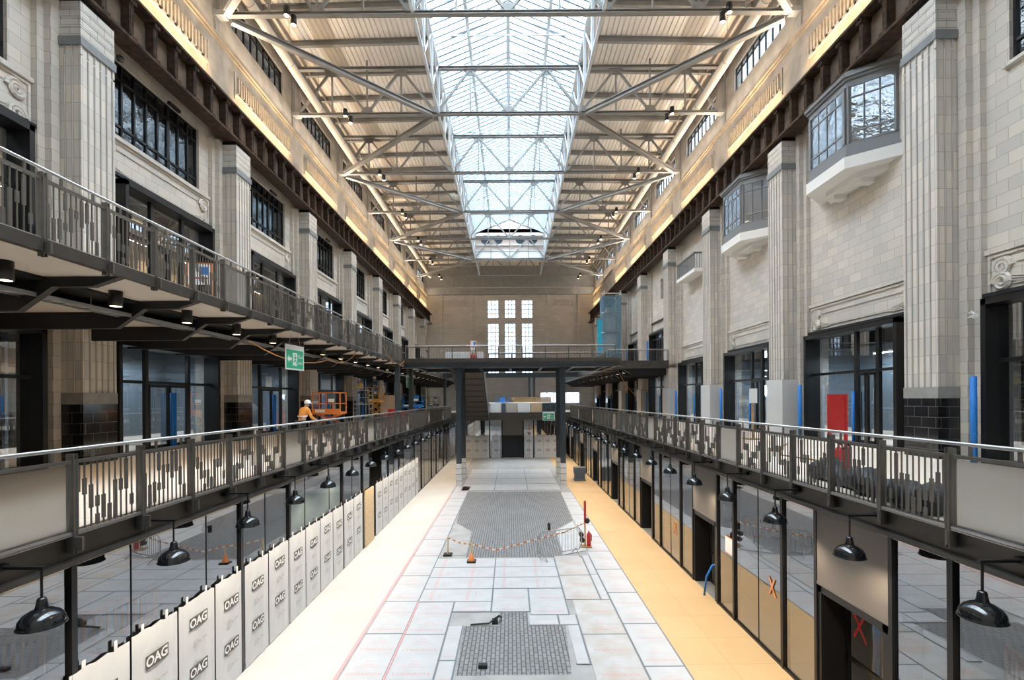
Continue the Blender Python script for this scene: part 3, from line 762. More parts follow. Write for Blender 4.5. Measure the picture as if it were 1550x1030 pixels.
# ------------------------------------------------------------------ shopfronts
def shopfront(s, i, yc, z0, z1, hw, mull, tr_z, label, x=12.55, dark=None, level=''):
    t = thing('shopfront', label, 'shopfront', (s*x, yc, z0))
    h = z1-z0
    b = MB(); d0, d1 = -s*.35, s*.25
    b.box(d0, d1, -hw, -hw+.14, 0, h); b.box(d0, d1, hw-.14, hw, 0, h); b.box(d0, d1, -hw, hw, h-.16, h); b.box(d0, d1, -hw, hw, 0, .08)
    b.build('frame', 'frame', t)
    ms = [-hw+.07]+mull+[hw-.07]
    for y in mull: b = MB(); b.box(-s*.06, s*.06, y-.07, y+.07, .08, h-.16); b.build('mullion', 'frame', t)
    b = MB(); b.box(-s*.05, s*.05, -hw+.1, hw-.1, tr_z-.05, tr_z+.05); b.build('transom', 'frame', t)
    for k in range(len(ms)-1):
        for a, c in ((.08, tr_z-.05), (tr_z+.05, h-.16)):
            q = MB(); q.quad((0, ms[k], a), (0, ms[k+1], a), (0, ms[k+1], c), (0, ms[k], c))
            q.build('pane', dark if (dark and k == len(ms)-2) else 'shop', t)
    # double door leaves in the middle bay
    k = len(ms)//2-1 if len(ms) > 3 else 0
    a, c = ms[k]+.08, ms[k+1]-.08; m = (a+c)/2
    for e0, e1 in ((a, m-.01), (m+.01, c)):
        b = MB(); b.box(-s*.07, s*.01, e0, e0+.07, .08, tr_z-.06); b.box(-s*.07, s*.01, e1-.07, e1, .08, tr_z-.06); b.box(-s*.07, s*.01, e0, e1, tr_z-.16, tr_z-.06); b.box(-s*.07, s*.01, e0, e1, .08, .2)
        dr = b.build('door', 'frame', t)
        hb = MB(); hy = e1-.13 if e1 < m+.005 else e0+.13; hb.tube([(-s*.12, hy, .6), (-s*.12, hy, 1.9)], .02, 6); hb.build('pull_handle', 'frame', dr)
    return t
def foam(x, y, z0, z1, label, r=.075):
    b = MB(); b.lathe([(r, 0), (r, z1-z0)], n=12, cap0=True, cap1=True); b.lathe([(r+.006, .75), (r+.006, .80)], n=12)
    o = b.build('foam_protection_tube', 'blue', smooth=True, loc=(x, y, z0)); tag(o, label, 'foam tube', 'blue foam tubes guarding door frames')
nthbay = ['beside the camera']+['%s bay from the camera' % ORD[i] for i in range(8)]
for i, yc in enumerate(BAYS[:8]):
    shopfront(-1, i, yc, L1, 7.95, 2.65, [-1.1, 1.1], 2.4, 'black framed glazed shopfront under the left gallery, %s' % nthbay[i])
    shopfront(-1, i, yc, L2+.02, 13.1, 2.35, [-.8, .8], 3.0, 'black framed shopfront opening onto the left gallery, %s' % nthbay[i])
    shopfront(1, i, yc, L1, 8.5 if i < 4 else 8.0, 2.45, [-1.25, -.2], 2.65, 'black framed glazed shopfront on the right first-floor deck, %s' % nthbay[i])
    if i >= 4: shopfront(1, i, yc, L2+.02, 11.6, 2.2, [-.7, .7], 2.5, 'black framed opening on the right gallery, %s' % nthbay[i])
    foam(12.08, yc+2.52, L1, 6.5, 'blue foam tube on the far jamb of the right shopfront, %s' % nthbay[i])
    if i > 0:
        foam(12.40, yc-.2, L1, 6.2, 'blue foam tube on the middle post, right shopfront, %s' % nthbay[i], .05)
        foam(-12.38, yc-.04, L1, 6.3, 'blue foam tube on the near door leaf, left shop, %s' % nthbay[i], .06)
        foam(-12.38, yc+.12, L1, 6.3, 'blue foam tube on the far door leaf, left shop, %s' % nthbay[i], .06)
    if i >= 4: foam(12.1, yc+2.3, L2, 11.0, 'blue foam tube beside the right gallery opening, %s' % nthbay[i])
foam(-12.1, BAYS[0]+2.4, L2, 10.6, 'blue foam tube at the near end of the left gallery')
# pale blue-grey partitions and tube lights inside the lit shops
def tube_light(x, y, z, label, along='y', L=1.3):
    t = thing('tube_light', label, 'tube light', (x, y, z), 0 if along == 'y' else PI/2, 'fluorescent tubes inside the shops')
    b = MB(); b.box(-.08, .08, -L/2, L/2, 0, .06); b.build('batten', 'signw', t)
    b = MB(); b.box(-.05, .05, -L/2+.03, L/2-.03, -.03, 0); b.build('tube', 'coolglow', t)
    return t
for s in (-1, 1):
    for i in (1, 2, 3, 4):
        yc = BAYS[i]
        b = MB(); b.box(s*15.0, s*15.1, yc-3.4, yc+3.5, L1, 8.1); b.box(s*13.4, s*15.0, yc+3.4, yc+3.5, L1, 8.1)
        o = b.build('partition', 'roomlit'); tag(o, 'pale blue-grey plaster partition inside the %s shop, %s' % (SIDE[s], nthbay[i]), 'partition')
        tube_light(s*13.9, yc-1.2, 7.7, 'white fluorescent tube near the shop ceiling, %s side, %s' % (SIDE[s], nthbay[i]))
        if s > 0: tube_light(s*14.4, yc+.8, 7.7, 'white fluorescent tube deeper in the shop, right side, %s' % nthbay[i])

# left wall windows
def wavy_window(s, yc, z0, z1, hw, nn):
    global nwin
    nwin += 1; x = s*12.9; b = MB(); n = 8
    for k in range(n+1):
        y = yc-hw+2*hw*k/n; w = .035 if k not in (0, 5, n) else .07
        b.box(x-.05, x+.05, y-w, y+w, z0, z1)
    for f in (0, .2, .8, 1): zz = z0+(z1-z0)*f; b.box(x-.05, x+.05, yc-hw, yc+hw, zz-.04, zz+.04)
    f = struct(b.build('window_%d' % nwin, 'frame'))
    q = MB()
    for k in range(n):
        for fa, fb in ((0, .2), (.2, .8), (.8, 1)):
            a, c = yc-hw+2*hw*k/n, yc-hw+2*hw*(k+1)/n; h = z1-z0
            q.quad((x, a, z0+h*fa), (x, c, z0+h*fa), (x, c, z0+h*fb), (x, a, z0+h*fb))
    q.build('pane', 'darkglass', f)
    b = MB(); b.box(s*12.62, s*13.2, yc-hw-.1, yc+hw+.1, z0-.1, z0-.01); b.build('sill', 'cap', f)
    b = MB(); b.box(s*13.15, s*13.25, yc-hw-.4, yc+hw+.4, z0-.3, z1+.3); b.build('backing', 'frame', f)
for i, yc in enumerate(BAYS[:8]): wavy_window(-1, yc, 14.57, 17.15, 2.2, i)
wavy_window(1, BAYS[0], 14.45, 17.2, 2.2, 0)
# cctv and small fixings under the girder on the left
for k, (y, z) in enumerate(((15.6, 17.05), (23.2, 17.05), (30.9, 17.05))):
    t = thing('security_camera', 'small black security camera under the left crane girder, %s bay' % ORD[k], 'camera', (-12.5, y, z), 0, 'security cameras on the left wall')
    b = MB(); b.tube([(0, 0, 0), (.12, 0, 0), (.12, 0, -.06)], .03, 8); b.build('arm', 'frame', t)
    b = MB(); b.lathe([(.001, -.2), (.09, -.17), (.11, -.1), (.10, -.05), (.001, -.05)], (.12, 0, 0), 14); b.build('dome', 'black', t, True)
    o = MB().box(-.05, .05, -.3, .3, -.1, 0).build('linear_wall_light', 'frame', loc=(-12.45, y+2.6, 17.0)); tag(o, 'black bar light on the left wall above the window, %s bay' % ORD[k], 'light fitting', 'bar lights above the left windows')
b = MB()
for k in range(6): b.tube([(12.32, 12.9+.05*math.cos(k), 8.2-.03*k), (12.25, 13.0+.08*math.sin(2*k), 8.25-.04*k), (12.2, 12.85, 8.15+.05*math.sin(k))], .012, 5)
tag(b.build('coiled_cable', 'signw'), 'small coil of white cable beside the nearest right shopfront', 'cable')

# ------------------------------------------------------------------ oriel windows and small balcony, right wall
def oriel(yc, label):
    t = thing('oriel_window', label, 'oriel window', (12.75, yc, 13.3))
    z0, z1 = .95, 3.70
    P = [(0, -1.95), (-1.1, -1.03), (-1.1, 1.03), (0, 1.95)]
    def grow(e): return [(.02, -1.95-e*1.3), (-1.1-e, -1.03-e*.45), (-1.1-e, 1.03+e*.45), (.02, 1.95+e*1.3)]
    b = MB(); b.prism(grow(.02), 'z', z0, z0+.45); b.prism(grow(.07), 'z', z0-.02, z0+.1); b.build('apron', 'orielframe', t)
    b = MB(); b.prism(grow(.02), 'z', z1-.35, z1-.1); b.prism(grow(.09), 'z', z1-.14, z1-.05); b.prism(grow(.16), 'z', z1-.05, z1+.05); b.prism(grow(.02), 'z', z1+.05, z1+.2); b.build('cornice', 'orielframe', t)
    g0, g1 = z0+.45, z1-.35
    for (a, c, n) in ((P[0], P[1], 3), (P[1], P[2], 4), (P[2], P[3], 3)):
        a, c = Vector((*a, 0)), Vector((*c, 0)); d_ = (c-a).normalized()*.075; a, c = a+d_, c-d_; b = MB()
        for k in range(n+1):
            p = a.lerp(c, k/n); w = .1 if k in (0, n) else .04
            b.bar((p.x, p.y, g0), (p.x, p.y, g1), w, w)
        for f in (.0, .2, .8, 1): b.bar((a.x, a.y, g0+(g1-g0)*f), (c.x, c.y, g0+(g1-g0)*f), .05, .05)
        fr = b.build('casement', 'orielframe', t)
        q = MB(); q.quad((a.x, a.y, g0), (c.x, c.y, g0), (c.x, c.y, g1), (a.x, a.y, g1)); q.build('glass', 'wavy', fr)
    b = MB(); b.prism(grow(.12), 'z', z0-.42, z0-.02); b.build('slab', 'white', t)
    b = MB(); b.prism([(.02, -1.5), (-.62, -.85), (-.62, .85), (.02, 1.5)], 'z', z0-.62, z0-.42); b.box(-.5, .02, -.9, -.55, z0-.78, z0-.42); b.box(-.5, .02, .55, .9, z0-.78, z0-.42); b.build('corbel', 'white', t)
oriel(BAYS[1], 'grey framed bay window high on the right wall, the larger one nearest the camera')
oriel(BAYS[2], 'grey framed bay window high on the right wall, the second one further back')
t = thing('juliet_balcony', 'small balcony with white slab and grey railing high on the right wall', 'balcony', (12.75, BAYS[3], 14.15))
b = MB(); b.box(-.85, .02, -1.7, 1.7, 0, .22); b.build('slab', 'white', t)
b = MB()
for k in range(24): b.box(-.82, -.79, -1.62+3.24*k/23-.02, -1.62+3.24*k/23+.02, .22, 1.2)
for y in (-1.62, 1.62):
    for k in range(6): b.box(-.8+.15*k-.015, -.8+.15*k+.015, y-.015, y+.015, .22, 1.2)
b.build('balustrade', 'orielframe', t)
b = MB(); b.box(-.86, -.75, -1.68, 1.68, 1.18, 1.26); b.box(-.86, 0, -1.68, -1.58, 1.18, 1.26); b.box(-.86, 0, 1.58, 1.68, 1.18, 1.26); b.build('handrail', 'orielframe', t)

# ------------------------------------------------------------------ ground-floor glass shopfronts
T0 = 6.6; MOD = 6.5
for s in (-1, 1):
    for k in range(-1, 7):
        y = T0+MOD*k
        if y > 48: break
        t = thing('glazed_shopfront', 'ground-floor glass shopfront with black posts on the %s, %s from the camera' % (SIDE[s], ORD[k+1]), 'glass shopfront', (s*6.0, y, 0), 0, 'ground-floor glass shopfronts')
        ms = [0, 1.1, 3.0, 4.2, 5.3, 6.46]
        for m, w in zip(ms[:-1], (.09, .03, .03, .09, .03)):
            if m == 0: m = .05
            if s > 0 and m in (1.1, 3.0): w = .08
            b = MB(); b.box(-s*(.05 if w > .05 else .01), s*(.12 if w > .05 else .012), m-w/2 if w > .05 else m-.008, m+w/2 if w > .05 else m+.008, 0, 3.83); b.build('mullion', 'frame', t)
        b = MB(); b.box(-s*.03, s*.08, 0, MOD-.01, 3.76, 3.84); b.build('head', 'beige', t)
        for j in range(5):
            if s > 0 and j == 1: continue
            if s < 0 and k == 2 and j == 1: continue
            b = MB(); b.box(-s*.04, s*.08, ms[j], ms[j+1], 0, .06); b.build('sill', 'frame', t)
            q = MB(); q.quad((0, ms[j], .06), (0, ms[j+1], .06), (0, ms[j+1], 3.76), (0, ms[j], 3.76)); q.build('pane', 'shop', t)
        if s > 0:
            b = MB(); b.box(-.035, .06, 1.14, 2.96, 2.35, 3.76); b.box(-.045, .06, 1.14, 2.96, 2.35, 2.40); b.build('shutter_panel', 'shutter', t)
            b = MB(); b.box(-.02, .5, 1.14, 1.3, 0, 2.35); b.box(-.02, .5, 2.86, 2.96, 0, 2.35); b.box(-.02, .5, 1.14, 2.96, 2.2, 2.35); b.build('door_frame', 'frame', t)
            b = MB(); b.box(.45, .5, 1.3, 2.86, 0, .1); b.box(.45, .5, 1.3, 1.38, .1, 2.2); b.box(.45, .5, 2.78, 2.86, .1, 2.2); b.box(.45, .5, 1.3, 2.86, .95, 1.03); d = b.build('door', 'frame', t)
            q = MB(); q.quad((.47, 1.38, .1), (.47, 2.78, .1), (.47, 2.78, 2.2), (.47, 1.38, 2.2)); q.build('door_glass', 'clear', d)
# interior bits seen through the right hand glass
def cross(x, y, z, s, label, m='tapeO', sz=.2):
    b = MB(); b.bar((x, y-sz*.7, z-sz), (x, y+sz*.7, z+sz), .055, .004, up=(1,0,0)); b.bar((x+.004*s, y+sz*.6, z-sz), (x+.004*s, y-sz*.55, z+sz*1.05), .05, .004, up=(1,0,0))
    tag(b.build('tape_cross', m), label, 'tape cross')
cross(5.985, 11.25, 1.62, -1, 'orange tape cross on the glass of the second right shopfront')
cross(6.43, 9.05, 1.72, -1, 'red tape cross on the nearest right doorway glass', 'red', .24)
cross(5.985, 17.9, 1.2, -1, 'orange tape cross further along the right shopfront')
b = MB(); b.box(-.003, .003, -.24, .24, 0, .42); o = b.build('paper_notice', 'signw', loc=(5.98, 13.45, 1.7)); tag(o, 'white paper notice taped on the right shopfront glass', 'notice')
b = MB(); b.box(-.004, -.0035, -.26, .26, -.03, 0); b.box(-.004, -.0035, -.26, .26, .42, .45); b.build('tape', 'tapeO', o)
for j, dy in enumerate((0, .14, .22)):
    b = MB(); b.tube([(6.75, 8.85+dy, 0.0), (6.72, 8.83+dy, .8), (6.75, 8.87+dy, 1.7), (6.74, 8.85+dy, 2.6)], .035, 8)
    tag(b.build('blue_hose', 'blue', smooth=True), 'blue pipe standing inside the nearest right doorway, %s of three' % ['nearest', 'middle', 'farthest'][j], 'pipe')
b = MB(); b.tube([(5.8, 14.75, .03), (5.86, 14.72, .6), (6.02, 14.68, .95), (6.2, 14.62, 1.0), (6.32, 14.58, .7), (6.34, 14.56, .1)], .03, 8)
tag(b.build('blue_hose', 'blue', smooth=True), 'blue hose arching out of the second right doorway', 'pipe')
for k in range(5):
    b = MB(); b.box(7.0+.1*k, 8.3-.05*k, 8.0, 9.3, .06*k, .06*k+.05); tag(b.build('timber_sheet', 'wood'), 'dark board in the stack inside the nearest right shop, %s from the floor' % ORD[k], 'board', 'boards stacked inside the right shop')
def barrier(x, y, rz, label):  # solid stand-ins behind the panes for barriers mirrored in the glass
    t = thing('reflected_barrier', label, 'barrier', (x, y, 0), rz, 'orange barriers standing in for reflections')
    b = MB(); b.box(-.9, .9, -.03, .03, .85, 1.0); b.box(-.9, .9, -.03, .03, .1, .25); b.box(-.9, -.78, -.03, .03, .1, 1.0); b.box(.78, .9, -.03, .03, .1, 1.0)
    for k in range(9): b.box(-.64+.16*k-.03, -.64+.16*k+.03, -.02, .02, .25, .85)
    b.build('panel', 'barrier', t)
    for e in (-.7, .7): b = MB(); b.box(e-.05, e+.05, -.3, .3, 0, .1); b.build('foot', 'rubber', t)
barrier(-9.9, 12.4, 1.25, 'orange barrier standing in for a reflection in the left glass near the camera')
barrier(-11.0, 10.4, .2, 'orange barrier deep behind the nearest left glass, standing in for a reflection')
barrier(-7.6, 17.0, 1.35, 'orange barrier just behind the left glass past the third post, standing in for a reflection')
barrier(9.6, 9.0, 1.2, 'orange barrier standing in for a reflection in the nearest right shop glass')
barrier(10.5, 20.5, .3, 'orange barrier standing in for a reflection in the third right shop glass')

# ------------------------------------------------------------------ protective wrap sheets with printed logo
GS = 'white wrap sheets with printed logo'
proto = None
def sheet(kind, loc, rotz, label, w=1.04, h=2.27, cols=True):
    """built facing +y-normal of its own: width along local x, reads towards local -y"""
    global proto
    key = (kind,)
    if proto is None: proto = {}
    if key in proto:
        c = copy_tree(proto[key]); c.location = loc; c.rotation_euler = (0, 0, rotz); c['label'] = label; return c
    b = MB(); n = 10; e = .004
    top = [h+R.uniform(-.03, .03) for _ in range(n+1)]
    for k in range(n):
        x0, x1 = -w/2+w*k/n, -w/2+w*(k+1)/n
        off = [.0, .012, .018, .01, 0, -.004, .004, .016, .012, .0, .0]
        y0, y1 = -off[k], -off[k+1]
        b.quad((x0, y0, 0), (x1, y1, 0), (x1, y1, top[k+1]), (x0, y0, top[k])); b.quad((x0, y0+e, 0), (x0, y0+e, top[k]), (x1, y1+e, top[k+1]), (x1, y1+e, 0))
    for e0 in (-.3, .25): b.box(e0-.03, e0+.03, -.006, .004, h-.05, h+.12)
    o = b.build('wrap_sheet', 'sheet', loc=loc); o.rotation_euler = (0, 0, rotz); tag(o, label, 'wrap sheet', GS); proto[key] = o
    for zz in (1.72, .80):
        if kind == 'b': zz += .12
        l = MB(); l.box(-.26, .26, -.026, -.021, zz-.11, zz+.11); lo = l.build('logo', 'logo', o)
        q = MB(); q.mesh(text('OAG', .03), (-.01, -.028, zz-.005), (1, 0, 0), (0, 0, 1), .225); q.mesh(text('7', .02), (.22, -.028, zz+.06), (1, 0, 0), (0, 0, 1), .07); q.build('letters', 'signw', lo)
        p = MB()
        for j in range(4): p.box(-.16, -.16+.14*(1+(j*7 % 3)*.3), -.024, -.021, zz-.36-.035*j, zz-.35-.035*j)
        p.mesh(text('by ORA', 0), (.12, -.024, zz-.40), (1, 0, 0), (0, 0, 1), .075)
        p.build('small_print', 'fine', o)
    return o
def left_sheet(y, i, kind='a'): sheet(kind, (-5.955, y, .02), PI/2, 'white sheet printed OAG taped to the left glass, %s from the near end' % ORD[i])
i = 0
for y in [T0-.6+1.085*j for j in range(0, 13)] + [20.9+1.1*j for j in (1, 2, 3, 4, 5, 6, 7, 8, 9)]:
    left_sheet(y, i, 'a' if (i*5) % 3 else 'b'); i += 1
b = MB(); b.box(-.02, .02, -.62, .62, 0, 2.3); o = b.build('chipboard_sheet', 'osb', loc=(-5.93, 20.4, .006)); tag(o, 'pale chipboard sheet closing the left doorway', 'board')
b = MB(); b.box(-.004, .004, -1.9, 2.2, 2.3, 3.35); o = b.build('green_layer', mat('grey_green_layer', (.38, .46, .40), .5), loc=(-6.06, 15.1, 0)); tag(o, 'pale green film behind the left glass above the sheets', 'layer')  # thin grey-green box set behind the panes

# ------------------------------------------------------------------ pendant lamps
pl = None
for k in range(0, 20):
    for s in (-1, 1):
        y = 5.53+2.167*k; lab = 'black enamel pendant lamp along the %s deck edge, %s from the camera' % (SIDE[s], ORD[k])
        rz = 0 if s < 0 else PI
        if pl is None:
            pl = thing('pendant_lamp', lab, 'pendant lamp', (s*5.32, y, 3.43), rz, 'pendant lamps along the deck edges')
            b = MB(); b.box(-.5, .04, -.025, .025, .68, .71); b.box(-.5, -.42, -.06, .06, .66, .73); b.build('bracket', 'frame', pl)
            b = MB(); b.tube([(0, 0, .35), (0, 0, .69)], .014, 8); b.build('rod', 'frame', pl)
            b = MB(); b.lathe([(.0, .36), (.035, .357), (.045, .34), (.055, .27), (.068, .225)], n=20, cap1=False); b.build('neck', 'black', pl, True)
            b = MB(); b.lathe([(.062, .235), (.11, .215), (.17, .175), (.205, .125), (.213, .08), (.218, .06), (.228, .05), (.218, .043)], n=32); b.build('shade', 'black', pl, True)
            b = MB(); b.lathe([(.214, .05), (.2, .11), (.165, .16), (.10, .2), (.05, .21)], n=28); b.build('inner_reflector', 'inner', pl, True)
            b = MB(); b.lathe([(.001, .06), (.04, .075), (.045, .11), (.025, .17), (.001, .18)], n=14); b.build('bulb', 'glow', pl, True)
            PENDANTS = [(s*5.32, y)]
        else:
            c = copy_tree(pl); c.location = (s*5.32, y, 3.43); c.rotation_euler = (0, 0, rz); c['label'] = lab; PENDANTS.append((s*5.32, y))

# ------------------------------------------------------------------ footbridge, columns, staircase, far landing
br = thing('footbridge', 'dark steel footbridge crossing the hall at gallery level', 'footbridge', (0, 33, 8.2))
b = MB(); b.box(-7.2, 7.25, 0, 5.5, .18, .3); b.build('deck', 'bronze2', br)
b = MB(); b.ibeam((-7.2, .1, .14), (7.25, .1, .14), .25, .4); b.build('edge_girder', 'navy', br)
b = MB(); b.ibeam((-7.2, 5.4, .14), (7.25, 5.4, .14), .25, .4); b.build('edge_girder', 'navy', br)
b = MB(); b.box(-7.2, 7.25, -.06, 0, .30, .55); b.build('kick_plate', 'bronze2', br)
for k in range(7): b = MB(); b.ibeam((-6.6+2.2*k, .2, .08), (-6.6+2.2*k, 5.3, .08), .2, .22); b.build('cross_beam', 'navy', br)
plain_rail('railing', 'bronze railing with thin bars on the near side of the footbridge', (-7.1, 33.1), (7.1, 33.1), 8.5)
plain_rail('railing', 'bronze railing with thin bars on the far side of the footbridge', (-1.7, 38.4), (7.25, 38.4), 8.5)
plain_rail('railing', 'bronze railing at the near end of the right gallery', (7.3, 36.45), (11.75, 36.45), 8.5)
b = MB(); b.box(7.2, 7.5, 33, 36.5, 8.2, 8.72); tag(b.build('landing_plate', 'bronze2'), 'short bronze edge joining footbridge and right gallery', 'edge plate')
b = MB(); b.box(7.25, 11.8, 33.0, 36.5, 8.25, 8.5)
for k, (x, y) in enumerate(((-3.63, 34.1), (-3.63, 37.3), (3.63, 34.1), (3.63, 37.3))):
    t = thing('steel_column', 'dark blue-grey steel column under the footbridge, %s, %s' % (['left pair', 'right pair'][k//2], ['front', 'rear'][k % 2]), 'column', (x, y, 0), 0, 'columns under the footbridge')
    b = MB(); b.box(-.17, .17, -.19, -.15, 0, 8.2); b.box(-.17, .17, .15, .19, 0, 8.2); b.box(-.02, .02, -.15, .15, 0, 8.2); b.box(-.14, -.12, -.15, .15, 0, 8.2); b.box(.12, .14, -.15, .15, 0, 8.2); b.build('shaft', 'navy', t)
    b = MB(); b.box(-.2, .2, -.22, .22, 0, 1.5); w = b.build('base_wrap', 'sheet', t)
    b = MB()
    for zz in (.3, .75, 1.15): b.box(-.205, .205, -.225, .225, zz, zz+.04)
    b.build('strap', 'tape', w)
for k, (y,) in enumerate(((32.0,), (36.3,), (55.0,))):
    b = MB(); b.box(-7.55, -7.25, y-.15, y+.15, L1, 8.3); tag(b.build('gallery_post', 'navy'), 'dark steel post under the left gallery edge, %s from the camera' % ORD[k], 'post')
st = thing('staircase', 'dark steel staircase dropping from the footbridge to the far landing', 'staircase', (-3.4, 38.6, 8.5))
dy, dz, n = 9.15, -4.25, 26
for e in (-1, 1):
    b = MB(); b.bar((e*1.25, 0, -.15), (e*1.25, dy, dz-.15), .06, .42); b.build('stringer', 'bronze2', st)
    b = MB(); b.tube([(e*1.25, 0, 1.0), (e*1.25, dy, dz+1.0)], .03, 8)
    for k in range(9): b.bar((e*1.25, dy*k/8, dz*k/8), (e*1.25, dy*k/8, dz*k/8+1.0), .03)
    b.build('handrail', 'rail', st)
for k in range(n):
    b = MB(); y = dy*k/n; z = dz*(k+.5)/n
    b.box(-1.22, 1.22, y, y+dy/n+.04, z-.05, z); b.box(-1.22, 1.22, y, y+.03, z, z-dz/n); b.build('step', 'bronze2', st)
for k in range(9):
    b = MB(); f0, f1 = k/9+.006, (k+1)/9-.006
    b.bar((0, dy*f0, dz*f0-.38), (0, dy*f1, dz*f1-.38), 2.4, .03); b.build('soffit_panel', 'bronze2', st)
b = MB(); b.box(-6.0, 6.0, 47.9, Y1, 4.05, 4.25); b.box(-6.0, 6.0, 47.8, 47.9, 4.0, 4.66); struct(b.build('floor_landing', 'bronze2'))
b = MB(); b.box(-6.0, 6.0, 48.2, Y1, 3.9, 4.05); struct(b.build('ceiling_landing', 'shutter'))
hp = [(-2.0, -.95, 'signw', 'white ribbed hoarding panel at the left end of the landing edge'), (-.45, .65, 'beige', 'pinkish board on the landing edge beside the white panel'),
      (.7, 1.9, 'signw', 'white crate-like panel in the middle of the landing edge'), (1.95, 3.05, 'osb', 'pale timber panel on the landing edge'), (3.1, 4.4, 'navy', 'dark panel at the right end of the landing edge'), (-.9, -.5, 'slate', 'narrow grey-blue box between two landing panels')]
for x0, x1, m, lab in hp:
    b = MB(); b.box(x0, x1, 47.98, 48.05, 4.27, 5.55)
    if m in ('signw', 'osb'):
        for k in range(6): xx = x0+(x1-x0)*(k+.5)/6; b.box(xx-.02, xx+.02, 47.95, 47.98, 4.27, 5.55)
    tag(b.build('hoarding_panel', m), lab, 'panel')
b = MB(); b.box(-2.4, 4.5, 48.1, 51.9, 5.5, 5.62); b.box(-2.2, -2.1, 48.3, 51.8, 4.25, 5.5); b.box(4.2, 4.3, 48.3, 51.8, 4.25, 5.5); tag(b.build('counter', 'signw'), 'long white sheeted counter on the far landing', 'counter')
for k in range(4): b = MB(); b.box(.3-.1*k, 4.2, 50.4+.2*k, 51.8, 5.62+.14*k, 5.75+.14*k); tag(b.build('timber_pack', 'wood'), 'brown board pack on the far counter, %s from the bottom' % ORD[k], 'board', 'brown board packs on the far counter')
b = MB(); b.box(-1.6, -.1, 49.5, 49.6, 5.62, 5.7); b.box(-1.6, -1.55, 49.5, 49.6, 5.7, 6.2); b.box(-.15, -.1, 49.5, 49.6, 5.7, 6.2); b.box(-1.6, -.1, 49.5, 49.6, 6.15, 6.2); b.box(-1.1, -.6, 49.4, 49.7, 5.7, 6.1)
tag(b.build('tool_stand', 'bluep'), 'small blue tool stand on the white counter', 'tool stand')
# second bridge far behind, with its posts
b = MB(); b.ibeam((-7.2, 52, 8.5), (7.2, 52, 8.5), .3, .5); b.box(-7.2, 7.2, 52, 55, 8.6, 8.75); tag(b.build('far_footbridge', 'navy'), 'second dark steel bridge far behind the columns', 'footbridge')
for k, x in enumerate((2.0, 2.5)):
    b = MB(); b.box(x-.12, x+.12, 52, 52.25, 4.25, 8.3); tag(b.build('far_column', 'navy'), 'thin dark post under the far bridge, %s one of the pair' % ['left', 'right'][k], 'column')
# ground floor shop closing the hall
b = MB(); b.box(-5.85, 5.85, 52.2, 52.3, 0, 3.85); struct(b.build('wall_end_shop', 'room'))
t = thing('end_shopfront', 'dark shopfront closing the ground floor of the hall under the landing', 'glass shopfront', (0, 49.5, 0))
for x in (-4.8, -2.15, -.9, 1.25, 2.3, 4.8): b = MB(); b.box(x-.06, x+.06, -.05, .1, 0, 3.9); b.build('mullion', 'frame', t)
for x0, x1 in ((-6, -4.8), (-4.8, -2.15), (-2.15, -.9), (1.25, 2.3), (2.3, 4.8), (4.8, 6)): q = MB(); q.quad((x0, 0, 0), (x1, 0, 0), (x1, 0, 3.9), (x0, 0, 3.9)); q.build('pane', 'shop', t)
b = MB(); b.box(-.84, 1.19, -.06, .05, 2.3, 3.9); b.build('shutter_panel', 'shutter', t)
b = MB(); b.box(-.84, 1.19, .6, .65, 0, 2.3); b.build('dark_doorway', 'room', t)
for j, (x, lab) in enumerate(((-4.3, 'leftmost'), (-3.45, 'second from the left'), (-2.62, 'third from the left'), (-1.5, 'left of the dark doorway'), (1.77, 'right of the dark doorway'), (2.85, 'third from the right'), (3.7, 'second from the right'), (4.5, 'rightmost'))):
    c = sheet('a', (x, 49.4, .01), 0, 'white sheet printed OAG on the shopfront at the far end, %s' % lab); c.scale = (.8, 1, 1)

# scaffold tower in netting at the far right, with cyan sheet
t = thing('scaffold_tower', 'scaffold tower in blue-grey netting at the far end of the right gallery', 'scaffold', (10.15, 49.5, 8.5))
b = MB()
for x in (-.8, .8):
    for y in (-1, 1): b.tube([(x, y, 0), (x, y, 8.2)], .05, 6)
for z in (.2, 2.0, 4.0, 6.0, 7.9):
    for y in (-1, 1): b.tube([(-1.1, y, z), (.9, y, z)], .05, 6)
    for x in (-.8, .8): b.tube([(x, -1.3, z), (x, 1.3, z)], .05, 6)
for z in (.2, 4.0): b.tube([(-.8, -1, z), (.8, -1, z+3.8)], .04, 6)
b.build('tubes', 'pole', t)
b = MB(); b.box(-.86, .86, -1.1, -1.08, 0, 7.7); b.box(-.86, -.84, -1.1, 1.1, 0, 7.7); b.box(.84, .86, -1.1, 1.1, 0, 7.7); b.build('netting', 'net', t)
for z in (2.05, 4.05, 6.05): b = MB(); b.box(-.8, .8, -.9, .9, z, z+.05); b.build('platform', 'osb', t)
b = MB(); b.box(8.75, 9.22, 49.0, 49.08, 8.5, 13.9); tag(b.build('cyan_sheeting', 'cyan'), 'bright cyan sheet hanging beside the scaffold tower', 'sheeting')

